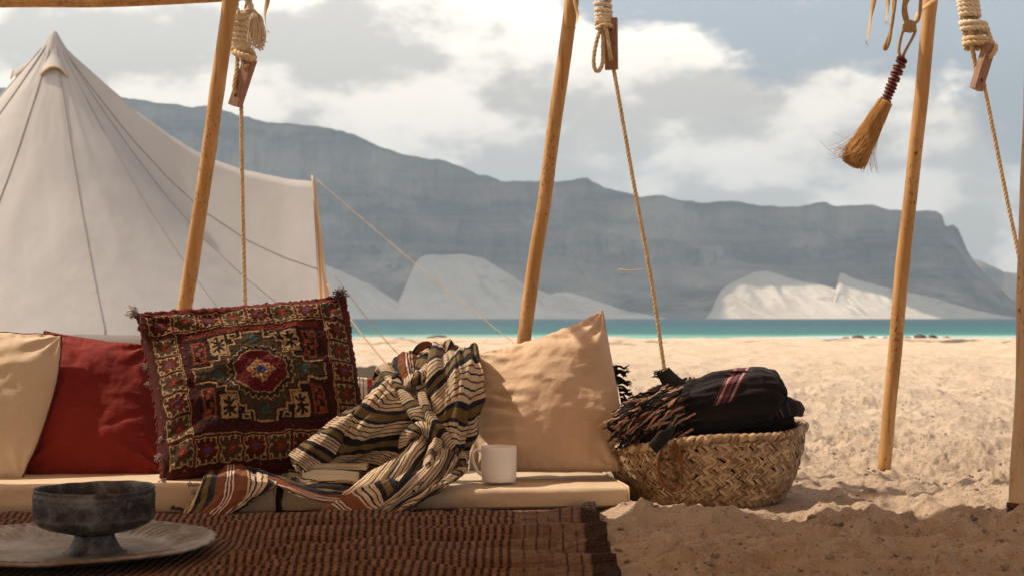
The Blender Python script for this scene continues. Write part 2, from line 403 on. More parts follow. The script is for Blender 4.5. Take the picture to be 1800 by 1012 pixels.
def mat_patina(name, dark, mid, light, metal, scale):
    m, nt, b = newmat(name); g = G(nt); v = g.coord()
    n1 = g.noise(v, scale, 6, .65, .3); n2 = g.noise(v, scale*4.5, 5, .7)
    c = g.ramp(n1, [(.36, dark), (.52, mid), (.66, light)])
    c = g.mix(g.range(n2, .52, .66, 0, .7), c, light); c = g.mix(g.range(n2, .42, .32, 0, .6), c, dark)
    g.l(c, b.inputs['Base Color']); g.l(g.range(n1, .4, .65, metal, metal*.3), b.inputs['Metallic'])
    g.l(g.range(n2, .35, .65, .34, .75), b.inputs['Roughness'])
    n = g.bump(n2, .5, .003); g.l(g.bump(g.noise(v, 190, 4, .7), .5, .0015, n), b.inputs['Normal']); return m
M['bowl'] = mat_patina('aged_copper', (.020, .018, .019), (.066, .056, .055), (.16, .165, .17), .55, 11)
M['tray'] = mat_patina('aged_tinned_tray', (.13, .085, .055), (.22, .18, .14), (.32, .30, .265), .85, 5)

# stripe materials: UV.y is metres across the stripes
CRE, OLV, BLK, RED, NAV, RUS, WHT = (.58, .46, .32), (.165, .108, .045), (.014, .013, .017), (.16, .05, .035), (.020, .022, .038), (.20, .070, .030), (.62, .52, .46)
def mat_stripes(name, seq, period, thread=True):
    m, nt, b = newmat(name); g = G(nt)
    uvn = g.n('ShaderNodeTexCoord'); sx = g.n('ShaderNodeSeparateXYZ'); g.l(uvn.outputs['UV'], sx.inputs[0])
    f = g.m('FRACT', g.m('DIVIDE', sx.outputs['Y'], period))
    tot = sum(w for w, _ in seq); p = 0; stops = []
    for w, c in seq: stops.append((p/tot, c)); p += w
    # ColorRamp allows 32 stops
    col = g.ramp(f, stops[:32], 'CONSTANT')
    # dashed threads: fine twill breaking the colour lines
    tw = g.m('SINE', g.m('MULTIPLY', g.m('ADD', sx.outputs['X'], g.m('MULTIPLY', sx.outputs['Y'], .6)), 2*PI/.0042))
    tw2 = g.m('SINE', g.m('MULTIPLY', sx.outputs['Y'], 2*PI/.0026))
    w_ = g.m('MULTIPLY', tw, tw2)
    col = g.mix(g.range(w_, -.2, .9, 0, .30), col, g.mix(.6, col, (.02, .015, .01)))
    col = g.mix(g.range(g.noise(g.coord(), 30, 4), .4, .7, 0, .22), col, g.mix(.5, col, (.05, .035, .02)))
    g.l(col, b.inputs['Base Color']); b.inputs['Roughness'].default_value = .9; b.inputs['Specular IOR Level'].default_value = .15
    b.inputs['Sheen Weight'].default_value = .04
    n = g.bump(g.noise(g.coord(), 38, 4, .5), .4, .006)
    g.l(g.bump(w_, .5, .0012, n), b.inputs['Normal']); return m
S_main = [(11, BLK), (13, OLV), (11, BLK), (5, CRE)] + [(2, RED), (5, CRE), (2, BLK), (5, CRE)]*2 + [(2, RED), (5, CRE), (6, NAV), (11, OLV), (4, NAV), (4, CRE), (2, BLK), (5, CRE), (2, RED), (5, CRE), (2, BLK), (5, CRE)]
M['stripe'] = mat_stripes('blanket_stripes', S_main, .156)
S_end = [(12, NAV), (14, RUS), (3, RED), (2.2, WHT), (3, RED), (2.2, WHT), (3, RED), (2.2, WHT), (3, RED), (16, RUS), (2.5, CRE), (3, RED), (5, CRE), (3, BLK), (5, CRE), (2, RED), (5, CRE), (7, BLK), (9, OLV)]
M['stripe_end'] = mat_stripes('blanket_end_stripes', S_end, .150)
S_rw = [(8, (.45, .05, .04)), (6, (.72, .64, .52)), (1.6, (.12, .09, .08)), (4, (.72, .64, .52)), (1.6, (.12, .09, .08)), (4, (.72, .64, .52)), (1.6, (.12, .09, .08)), (4, (.72, .64, .52)), (1.6, (.12, .09, .08)), (6, (.72, .64, .52))]
M['stripe_rw'] = mat_stripes('red_white_stripes', S_rw, .085)
S_dk = [(20, BLK), (2, (.15, .03, .04)), (8, BLK), (1.5, (.2, .2, .22)), (14, BLK), (2, (.05, .07, .14))]
M['stripe_dark'] = mat_stripes('dark_stripes', S_dk, .05)

def mat_rug():
    m, nt, b = newmat('woven_rug'); g = G(nt)
    t = g.n('ShaderNodeTexCoord'); sx = g.n('ShaderNodeSeparateXYZ'); g.l(t.outputs['UV'], sx.inputs[0])
    U, W = sx.outputs['X'], sx.outputs['Y']
    wob = g.m('MULTIPLY', g.m('SUBTRACT', g.noise(t.outputs['UV'], 9, 3), .5), .012)
    u = g.m('ADD', U, wob)
    per = .019
    fx = g.m('FRACT', g.m('DIVIDE', u, per))
    row = g.m('FLOOR', g.m('DIVIDE', W, .011)); fy = g.m('FRACT', g.m('DIVIDE', W, .011))
    dark = g.m('MULTIPLY', g.range(fx, .46, .56), g.range(fx, 1.0, .92))
    brk = g.m('MULTIPLY', g.range(fy, .0, .18), g.range(fy, 1.0, .82))
    jit = g.n('ShaderNodeTexWhiteNoise', noise_dimensions='2D')
    cx = g.n('ShaderNodeCombineXYZ'); g.l(g.m('FLOOR', g.m('DIVIDE', u, per)), cx.inputs[0]); g.l(row, cx.inputs[1]); g.l(cx.outputs[0], jit.inputs['Vector'])
    base = g.mix(jit.outputs['Value'], (.165, .088, .055), (.265, .145, .092))
    dk = g.mix(jit.outputs['Value'], (.016, .009, .007), (.035, .018, .012))
    c = g.mix(g.m('MULTIPLY', dark, g.range(brk, 0, 1, .45, 1)), base, dk)
    # greyer end band and dark selvedge on the right-hand side
    band = g.range(g.m('ADD', U, g.m('MULTIPLY', wob, 3)), -.005, .012); c = g.mix(band, c, g.mix(jit.outputs['Value'], (.15, .092, .062), (.22, .14, .097)))
    ln = g.m('MULTIPLY', band, g.range(g.m('FRACT', g.m('DIVIDE', U, .032)), .80, .84)); c = g.mix(g.m('MULTIPLY', g.m('MULTIPLY', ln, g.range(g.noise(t.outputs['UV'], 24, 2), .40, .5)), .8), c, (.025, .016, .012))
    edge = g.range(g.m('ADD', U, g.m('MULTIPLY', wob, 4)), .172, .180); c = g.mix(edge, c, (.024, .014, .011))
    c = g.mix(g.range(g.noise(t.outputs['UV'], 300, 3, .7), .45, .75, 0, .45), c, (.26, .16, .11))
    g.l(c, b.inputs['Base Color']); b.inputs['Roughness'].default_value = 1; b.inputs['Specular IOR Level'].default_value = .05
    b.inputs['Sheen Weight'].default_value = .03
    hh = g.m('ADD', g.m('MULTIPLY', g.m('SINE', g.m('MULTIPLY', fx, 2*PI)), .5), brk)
    n = g.bump(hh, .9, .0035); n = g.bump(g.noise(t.outputs['UV'], 420, 3, .8), .6, .003, n)
    g.l(n, b.inputs['Normal']); return m
M['rug'] = mat_rug()
def mat_vcol():
    m, nt, b = newmat('kilim_pile'); g = G(nt); a = g.n('ShaderNodeVertexColor', layer_name='Col')
    v = g.coord(); f = g.noise(v, 420, 3, .8)
    c = g.mix(g.range(f, .45, .72, 0, .65), a.outputs[0], (.02, .012, .01))
    c = g.mix(g.range(g.noise(v, 260, 2, .6), .66, .78, 0, .35), c, (.30, .20, .12))
    g.l(c, b.inputs['Base Color']); b.inputs['Roughness'].default_value = .95; b.inputs['Specular IOR Level'].default_value = .08
    b.inputs['Sheen Weight'].default_value = .03; b.inputs['Sheen Roughness'].default_value = .4
    n = g.bump(g.noise(v, 300, 4, .75), 1, .006); g.l(n, b.inputs['Normal']); return m
M['kilim'] = mat_vcol()
M['tuft_dark'] = simple('dark_wool', (.045, .02, .018), (.10, .05, .04), 60, .95)
M['tuft_grey'] = simple('grey_wool', (.22, .19, .17), (.36, .31, .27), 60, .95)
M['tuft_pink'] = simple('rose_wool', (.40, .23, .15), (.50, .31, .21), 60, .95)
M['embroidery'] = None

# ================================================================== SETTING
def rect_mask(x, y, x0, x1, y0, y1, s): return sstep(x0-s, x0+s, x)*(1-sstep(x1-s, x1+s, x))*sstep(y0-s, y0+s, y)*(1-sstep(y1-s, y1+s, y))
_r = np.random.default_rng(3)
DENTS = [( _r.uniform(-.5, 1)*1.0*yy, yy, _r.uniform(.06, .13), _r.uniform(.05, .09), _r.uniform(-1, 1), _r.uniform(.018, .042)) for yy in 3.0+_r.random(150)**1.2*14]
DENTS += [(1.19, 4.62, .085, .10, .2, .035), (.98, 3.95, .10, .06, .4, .03)]
def ground_h(x, y):
    x = np.asarray(x, float); y = np.asarray(y, float)
    h = .030*fbm(x*.8, y*.8, 0, 3, 1) + .030*fbm(x*2.6, y*2.6, 0, 3, 5)
    near = 1/(1+(np.maximum(y, 0)/14)**2)
    r = fbm(x*6, y*6, 0, 3, 9); h = h + near*.016*(1-np.abs(r)*1.6)
    h = h + near*(.0115*fbm(x*16, y*16, 0, 3, 21) + .006*np.maximum(0, fbm(x*40, y*40, 0, 2, 31))*2)
    c1 = fbm(x*13, y*13, 0, 3, 61); c2 = fbm(x*31+5, y*31, 0, 2, 62)
    ev = .30+.95*sstep(-.35, .35, fbm(x*.8, y*.6, 0, 3, 91))
    h = h + near*ev*(.013*sstep(.12, .42, c1)+.006*sstep(.30, .50, c2)-.006*sstep(.35, .6, -c2))
    for dx, dy, a, b, rot, dep in DENTS:
        sel = (np.abs(x-dx) < .5) & (np.abs(y-dy) < .5)
        if not np.any(sel): continue
        c, s = math.cos(rot), math.sin(rot); X = (x[sel]-dx)*c+(y[sel]-dy)*s; Y = -(x[sel]-dx)*s+(y[sel]-dy)*c
        q = np.sqrt((X/a)**2+(Y/b)**2); h[sel] += -dep*np.exp(-q**2*1.2)+dep*.45*np.exp(-((q-1.5)/.4)**2)
    for px_, py_, am in ((-1.274, 5.18, .03), (-.025, 5.2, .03), (1.344, 5.16, .028), (1.408, 3.97, .03)):
        q = np.hypot(x-px_, y-py_); h = h+am*np.exp(-(q/.075)**2)*(1+.3*vnoise(x*40, y*40, 0, 5))
    m = np.maximum(rect_mask(x, y, -6, .30, 2.2, 4.95, .10), 1-sstep(.33, .50, np.hypot(x-.628, y-4.60)))
    h = h*(1-.93*m)-.018*m
    h = h + .05*sstep(8, 22, y)*vnoise(x*.4, y*.25, 0, 77)*(1-sstep(34, 40, y))
    h = h - 1.6*sstep(36.5, 62, y)
    return h
def build_ground():
    ys = np.r_[np.linspace(-40, 1.2, 22)[:-1], 1.2*np.exp(np.linspace(0, math.log(75/1.2), 900))]
    fine = np.linspace(-1, 1, 600); out = 1+np.array([.05, .15, .4, 1, 2.2, 5, 11, 24, 60, 140, 300.])
    u = np.r_[-out[::-1], fine, out]
    w = .42*np.maximum(ys, 1.2)+.35
    w2 = np.where(np.abs(u)[None] > 1, 1, 1)
    X = w[:, None]*u[None]*w2; X = np.clip(X, -2900, 2900); Y = ys[:, None]*np.ones_like(u)[None]
    Z = ground_h(X.ravel(), Y.ravel())
    V = np.stack([X.ravel(), Y.ravel(), Z], 1)
    o = obj('beach_sand', V, gridF(len(ys), len(u)), M['sand']); o['kind'] = 'structure'
build_ground()
def build_sea():
    V = [(-3400, 46, -1.2), (3400, 46, -1.2), (3400, 4500, -1.2), (-3400, 4500, -1.2)]
    tag(obj('sea', V, [(0, 1, 2, 3)], M['sea'], smooth=False), kind='structure')
build_sea()

RIDGE = [(-900, 210), (-500, 170), (-200, 150), (0, 152), (235, 172), (270, 179), (300, 182), (335, 187), (370, 188), (420, 200), (470, 215), (505, 216), (560, 222), (600, 228), (640, 245), (680, 262), (720, 272), (760, 278), (800, 287), (835, 305), (860, 309), (880, 317), (930, 318), (980, 320), (1010, 314), (1033, 313), (1045, 320), (1070, 330), (1100, 338), (1125, 346), (1170, 343), (1190, 350), (1230, 356), (1290, 352), (1340, 362), (1400, 362), (1450, 356), (1475, 361), (1530, 360), (1560, 366), (1600, 370), (1645, 371), (1656, 378), (1662, 396), (1676, 395), (1685, 402), (1700, 440), (1715, 462), (1750, 500), (1790, 535), (1850, 553), (1900, 558)]
def build_mountain():
    px = np.linspace(-900, 1899, 900); rp = np.interp(px, *zip(*RIDGE)); rp = rp+1.8*fbm(px*.045, px*0, 0, 4, 3)*sstep(1900, 1650, px)
    Yc = 2000.; ridge = np.maximum((557-rp)/F*Yc, 1)
    rows = np.linspace(0, 1, 150); prof_t = [0, .2, .42, .60, .63, .70, .74, .80, .86, 1.0]; prof_h = [-.03, .10, .25, .44, .56, .60, .66, .74, .95, 1.0]
    t = rows[:, None]; X1 = (px-CX)/F
    n_g = fbm(px[None]*.014+t*.5, t*1.5, 0, 5, 40)           # vertical gullies
    n_b = fbm(px[None]*.004, t*2, 0, 3, 60)
    n_f = fbm(px[None]*.05, t*9, 0, 4, 80)
    tt = np.clip(t+.035*n_g*np.sin(PI*t)+.05*n_b*np.sin(PI*t), 0, 1)
    hf = np.interp(tt, prof_t, prof_h)
    Z = hf*ridge[None]+ (6*n_f+10*n_g*(t < .62))*np.sin(PI*np.clip(t, 0, 1))*np.minimum(1, ridge/60)[None]
    Z[0] = -3; Z[-1] = ridge
    # foot farther where the ridge is low, so the tail runs into the sea like a headland
    Y = 1560+(Yc-1560)*t+40*n_g*np.sin(PI*t)+18*n_f*np.sin(PI*t)
    Xw = X1[None]*np.where(t > 0, Yc, Yc)*np.ones_like(Y)
    Xw = X1[None]*(Y*.0+Yc)*(.86+.14*t) + 0*Y
    Xw = X1[None]*np.maximum(Y, 1)
    V = np.stack([Xw, Y, Z], -1)
    back = V[-1].copy(); back[:, 1] += 500; back[:, 2] *= .92; back[:, 0] *= 1.2; b2 = back.copy(); b2[:, 1] += 200; b2[:, 2] = -3
    V = np.concatenate([V, back[None], b2[None]], 0)
    tag(obj('mountain', V.reshape(-1, 3), gridF(152, len(px)), M['mountain']), kind='structure')
    # the next headland, far behind on the right
    px = np.linspace(1560, 2400, 200); rp = np.interp(px, [1560, 1690, 1706, 1740, 1765, 1800, 1850, 1950, 2100, 2400], [455, 446, 452, 464, 476, 481, 490, 470, 480, 540])+1.5*fbm(px*.05, 0, 0, 3, 9)
    Yc = 3300.; ridge = (557-rp)/F*Yc; rows = np.linspace(0, 1, 24)[:, None]
    Z = np.interp(rows, [0, .6, .75, 1], [-.02, .45, .85, 1])*ridge[None]+6*fbm(px[None]*.03, rows*4, 0, 4, 19)*np.sin(PI*rows)
    Y = 2900+400*rows+0*px[None]; V = np.stack([(px-CX)[None]/F*Y, Y, Z], -1)
    back = V[-1].copy(); back[:, 1] += 300; back[:, 2] = -3; V = np.concatenate([V, back[None]], 0)
    tag(obj('distant_headland', V.reshape(-1, 3), gridF(25, len(px)), M['mountain']), kind='structure')
build_mountain()
def dune(name_label, top, reach=160, foot=1470, seed=0, n=150):
    xs = [p[0] for p in top]; ys = [p[1] for p in top]; px = np.linspace(xs[0], xs[-1], n)
    tp = np.interp(px, xs, ys); k = np.ones(7)/7; tp = np.convolve(np.pad(tp, 3, mode='edge'), k, 'valid')+.9*fbm(px*.06, 0, 0, 3, seed+70)*np.clip((560-tp)/30, 0, 1)
    Yt = foot+20+reach*np.clip((560-tp)/100, .05, 1.2); zt = (557-tp)/F*Yt
    rows = np.linspace(0, 1, 40)[:, None]
    amp = np.sin(PI*rows)*np.minimum(1, (560-tp)/40)[None]
    Y = foot+(Yt[None]-foot)*rows+14*fbm(px[None]*.018+rows*1.2, rows*1.1, 0, 3, seed)*amp
    Z = -1.6+(zt[None]+1.6)*(rows**.95)+1.6*fbm(px[None]*.03, rows*4, 0, 3, seed+5)*amp
    V = np.stack([(px-CX)[None]/F*Y, Y, Z], -1)
    b = V[-1].copy(); b[:, 1] += 260; b[:, 0] = (px-CX)/F*b[:, 1]; b[:, 2] -= 1
    V = np.concatenate([V, b[None]], 0)
    tag(obj('sand_dune', V.reshape(-1, 3), gridF(41, n), M['dune']), name_label, kind='structure')
dune('grey white sand dune beside the tent door, at the left end of the mountain foot', [(330, 430), (450, 440), (545, 445), (575, 465), (620, 484), (660, 505), (700, 530), (722, 558)], seed=1)
dune('broad round topped white dune between the tent and the middle canopy pole', [(688, 560), (700, 530), (706, 515), (722, 480), (730, 455), (748, 447), (830, 447), (860, 459), (920, 497), (960, 514), (1000, 524), (1050, 538), (1110, 552), (1150, 560)], seed=2, foot=1462)
dune('low pale dune ridge just right of the middle canopy pole', [(930, 540), (968, 514), (1005, 513), (1050, 528), (1100, 545), (1150, 554), (1180, 560)], seed=3, foot=1466, reach=120)
dune('tallest sunlit cone of sand right of the hanging rope, below the mountain', [(1245, 560), (1256, 535), (1262, 512), (1290, 494), (1320, 480), (1340, 475), (1362, 479), (1400, 492), (1450, 500), (1500, 522), (1545, 545), (1620, 560)], seed=4, foot=1466)
dune('small bright sand cone at the waterline in front of the tallest sunlit dune', [(1240, 560), (1258, 534), (1275, 520), (1286, 515), (1300, 522), (1330, 540), (1370, 552), (1440, 560)], seed=5, foot=1440, reach=110)
dune('long ragged sand slope behind the leaning pole at the right of the mountain foot', [(1460, 560), (1470, 505), (1467, 482), (1478, 478), (1500, 488), (1540, 500), (1600, 513), (1660, 528), (1720, 545), (1790, 558)], seed=6, foot=1474)


def build_cloud_bank():
    # out-of-view cloud bank, its outline shaped to keep the mountain and left dunes in shade
    nx, ny = 110, 60; u = np.linspace(0, 1, nx)[None]; v = np.linspace(0, 1, ny)[:, None]; H0 = 720.
    xs = -2600+4300*u+0*v; near = np.interp(xs[0], [-2600, -560-60, -560+120, -560+190, -560+240, -560+395, -560+450, 1700], [1430, 1590, 1590, 1640, 1772, 1780, 1625, 1625])
    ys = near[None]+(3050-near[None])*v; edge = np.clip(np.minimum(np.minimum(u, 1-u)*14, np.minimum(v, 1-v)*8), 0, 1)
    ys = ys+30*fbm(xs*.004, 0, 0, 3, 6)*(1-v)**4
    top = H0+(60+130*np.maximum(0, .5+fbm(xs*.004, ys*.004, 0, 5, 8)))*edge**.5; bot = H0-18*edge*(.6+fbm(xs*.006, ys*.006, 0, 4, 9))
    A = np.stack([xs, ys, top], -1).reshape(-1, 3); B = np.stack([xs, ys, bot], -1).reshape(-1, 3); Fc = gridF(ny, nx)
    n = nx*ny; per = [i for i in range(nx)]+[j*nx+nx-1 for j in range(1, ny)]+[(ny-1)*nx+i for i in range(nx-2, -1, -1)]+[j*nx for j in range(ny-2, 0, -1)]
    side = np.array([(per[i], per[(i+1) % len(per)], per[(i+1) % len(per)]+n, per[i]+n) for i in range(len(per))])
    m, nt, b = newmat('cloud_vapour'); b.inputs['Base Color'].default_value = (.85, .84, .82, 1); b.inputs['Roughness'].default_value = 1; b.inputs['Specular IOR Level'].default_value = 0
    o = obj('cloud_bank', np.vstack([A, B]), np.vstack([Fc, Fc[:, ::-1]+n, side]), m); o['kind'] = 'structure'
build_cloud_bank()
def build_haze():
    V = [(x, y, z) for z in (-4.5, 470) for x, y in ((-3450, -60), (3450, -60), (3450, 4560), (-3450, 4560))]
    m = bpy.data.materials.new('haze'); m.use_nodes = True; nt = m.node_tree; nt.nodes.remove(nt.nodes['Principled BSDF'])
    p = nt.nodes.new('ShaderNodeVolumePrincipled'); p.inputs['Color'].default_value = (.60, .78, 1.0, 1); p.inputs['Density'].default_value = HAZE; p.inputs['Anisotropy'].default_value = .2
    nt.links.new(p.outputs[0], nt.nodes['Material Output'].inputs['Volume'])
    o = obj('haze', V, [(3, 2, 1, 0), (4, 5, 6, 7), (0, 1, 5, 4), (1, 2, 6, 5), (2, 3, 7, 6), (3, 0, 4, 7)], m, smooth=False); tag(o, kind='stuff')
HAZE = .00031
build_haze()

# ------------------------------------------------------------------ pebbles and rocks
def ico():
    p = (1+5**.5)/2
    V = np.array([(-1, p, 0), (1, p, 0), (-1, -p, 0), (1, -p, 0), (0, -1, p), (0, 1, p), (0, -1, -p), (0, 1, -p), (p, 0, -1), (p, 0, 1), (-p, 0, -1), (-p, 0, 1)])/1.9
    Fc = np.array([(0, 11, 5), (0, 5, 1), (0, 1, 7), (0, 7, 10), (0, 10, 11), (1, 5, 9), (5, 11, 4), (11, 10, 2), (10, 7, 6), (7, 1, 8), (3, 9, 4), (3, 4, 2), (3, 2, 6), (3, 6, 8), (3, 8, 9), (4, 9, 5), (2, 4, 11), (6, 2, 10), (8, 6, 7), (9, 8, 1)])
    return V, Fc
def build_pebbles():
    V0, F0 = ico(); n = 5200; r = np.random.default_rng(5)
    y = 2.9+(r.random(n)**1.5)*15; x = (r.random(n)*1.06-.42)*.95*y*.85
    keep = ~((x < .25) & (y < 5.0)) & (np.hypot(x-.628, y-4.62) > .33); x, y = x[keep], y[keep]; n = len(x)
    s = .0024+.007*r.random(n)**3.2+(r.random(n) < .02)*r.random(n)*.010
    z = ground_h(x, y)
    Vs = []; 
    for k in range(n):
        q = V0*(1+.25*r.standard_normal((12, 1)))*s[k]*np.array([1.3, 1, .65]); a = r.random()*6.3
        R = np.array([[math.cos(a), -math.sin(a), 0], [math.sin(a), math.cos(a), 0], [0, 0, 1]]); Vs.append(q@R.T+[x[k], y[k], z[k]+s[k]*.2])
    Fs = (F0[None]+12*np.arange(n)[:, None, None]).reshape(-1, 3)
    tag(obj('pebbles', np.vstack(Vs), Fs, M['pebble'], smooth=False), 'small grey and brown pebbles and grit scattered over the sand', 'pebbles', kind='stuff')
build_pebbles()
def rock(px, py, w, h, label, Y=38.):
    V0, F0 = ico(); r = np.random.default_rng(int(px))
    # subdivide once
    V = [tuple(v) for v in V0]; cache = {}; Fc = []
    def mid(a, b):
        k = (min(a, b), max(a, b))
        if k not in cache: cache[k] = len(V); m = (np.array(V[a])+np.array(V[b]))/2; V.append(tuple(m/np.linalg.norm(m)))
        return cache[k]
    for a, b, c in F0:
        ab, bc, ca = mid(a, b), mid(b, c), mid(c, a); Fc += [(a, ab, ca), (b, bc, ab), (c, ca, bc), (ab, bc, ca)]
    V = np.array(V); V = V/np.linalg.norm(V, axis=1)[:, None]*(1+.28*fbm(V[:, 0]*1.7, V[:, 1]*1.7, V[:, 2]*1.7, 3, int(px)))[:, None]
    sx = w/F*Y*.5; c = at(px, py, Y); c[2] = float(ground_h(np.array([c[0]]), np.array([Y]))[0])
    V = V*[sx, sx*.8, h/F*Y]+c
    o = obj('beach_rock', V, np.array(Fc), M['rock'], smooth=False); tag(o, label, 'rock', 'dark rocks along the waterline')
rock(1487, 593, 15, 5, 'leftmost small dark rock at the waterline, well left of the leaning pole')
rock(1508, 592, 26, 6, 'flat dark rock at the waterline, second from the left')
rock(1534, 593, 20, 5, 'dark rock at the waterline third from the left')
rock(1556, 592, 20, 6, 'dark rock at the waterline close to the left side of the leaning pole')
rock(1594, 592, 22, 7, 'dark rock at the waterline just right of the leaning pole')
rock(1619, 591, 24, 10, 'largest reddish rock of the heap at the waterline, right of the leaning pole')
rock(1640, 593, 18, 6, 'dark rock on the right side of the heap at the waterline')
rock(1664, 593, 14, 4, 'rightmost small dark rock at the waterline, standing apart')
rock(770, 592, 40, 4, 'long low dark rock on the sand left of the middle canopy pole')
rock(706, 594, 18, 3, 'small dark rock on the far sand above the striped blanket')

# ------------------------------------------------------------------ canopy
def pole_line(pts, r, n=24):
    P = catmull([at(*p) for p in pts], n); return P
def ground_at(px, Y): return float(ground_h(np.array([(px-CX)/F*Y]), np.array([Y]))[0])
canopy = empty('shade_canopy', (0, 4, 0), 'open shade canopy whose thin cane beam crosses the top left corner', 'canopy')
def build_canopy():
    nx, ny = 60, 40; x = np.linspace(-6.5, 4.2, nx); y = np.linspace(-1.6, 1, ny)
    yy = np.linspace(-6.5, 4.70, ny)
    X, Y = np.meshgrid(x, yy)
    edge = .05*fbm(x*1.3, 0, 0, 3, 4)+.09*np.sin(x*1.1+.4)
    Y = Y+(edge[None])*sstep(3, 4.7, Y)
    Z = 2.08-.05*np.sin((X+.3)*2.1)**2+.03*fbm(X*1.5, Y*1.5, 0, 3, 8)-.04*sstep(4.2, 5, Y)
    V = np.stack([X, Y, Z], -1).reshape(-1, 3); o = obj('roof_cloth', V, gridF(ny, nx), M['roof'], canopy)
    for bx in (-3.4, -1.0, .22, 1.62):
        mb = MB(); tube(mb, catmull([(bx-.05, -2.4, 2.02), (bx, 1.5, 2.0), (bx+.03, 5.1, 2.01)], 20), .022, 12); mb.done('rafter', M['pole'], canopy)
    mb = MB(); P = catmull([at(-420, 13, 5.12), at(0, 3, 5.14), at(180, 2.5, 5.15), at(350, -5, 5.16), at(460, -12, 5.17)], 30); tube(mb, P, .0225, 16); mb.done('edge_beam', M['pole'], canopy)
    mb = MB(); P = catmull([(-1.1, 5.2, 1.80), (.4, 5.22, 1.86), (2.3, 5.2, 1.84)], 20); tube(mb, P, .02, 12); mb.done('edge_beam', M['pole'], canopy)
build_canopy()
def canopy_pole(pts, r, label, mat='pole', foot=None):
    Y = pts[0][2]; base = at(*pts[0]); gz = ground_at(pts[0][0], Y); base[2] = gz
    e = empty('canopy_pole', base, label, 'pole', 'cane poles holding the shade canopy')
    P = catmull([at(*p) for p in pts], 60); P[0, 2] = min(P[0, 2], gz-.03)
    P[:, 0] += .004*fbm(P[:, 2]*2.5, 0, 0, 2, int(pts[0][0])); 
    rr = r*(1+.03*fbm(P[:, 2]*4, .5, 0, 3, 6))
    # faint nodes of the cane
    for zn in np.arange(.15, 2.2, .31): rr = rr*(1+.05*np.exp(-((P[:, 2]-zn)/.012)**2))
    mb = MB(); tube(mb, P, rr, 24); mb.done('shaft', M[mat], e)
    if foot:
        mb = MB(); q = P[P[:, 2] < gz+.055]; q = q if len(q) > 2 else P[:4]
        q = catmull([P[0], P[0]+(P[6]-P[0])*.16, P[0]+(P[6]-P[0])*.32], 14)
        tube(mb, q, r*1.05*(1+.05*RNG.standard_normal(len(q)))+.002, 24); mb.done('rusty_foot', M['rust'], e)
    return e
M['rust'] = simple('rust', (.03, .014, .01), (.13, .05, .022), 45, .9, 120, .9, .006)
canopy_pole([(285, 838, 5.18), (325, 545, 5.18), (367, 260, 5.16), (404, 0, 5.14), (419, -110, 5.12), (440, -190, 5.1)], .0262, 'brown speckled cane pole rising behind the patterned pillow, in front of the tent')
canopy_pole([(888, 834, 5.2), (921, 600, 5.2), (965, 300, 5.18), (1004, 0, 5.16), (1018, -110, 5.14), (1028, -190, 5.1)], .0250, 'cane pole standing in the middle behind the beige corner pillow')
canopy_pole([(1551, 834, 5.16), (1578, 560, 5.16), (1608, 280, 5.14), (1636, 0, 5.12), (1648, -120, 5.1), (1655, -200, 5.08)], .0245, 'leaning cane pole beside the straw brush, its foot in sunlit sand')
canopy_pole([(1787, 918, 3.97), (1797, 700, 3.99), (1806, 450, 4.02), (1813, 200, 4.05), (1820, -100, 4.1), (1829, -420, 4.2)], .0243, 'rusty footed pole at the right edge of the picture, nearest the camera', 'pole2', foot=True)

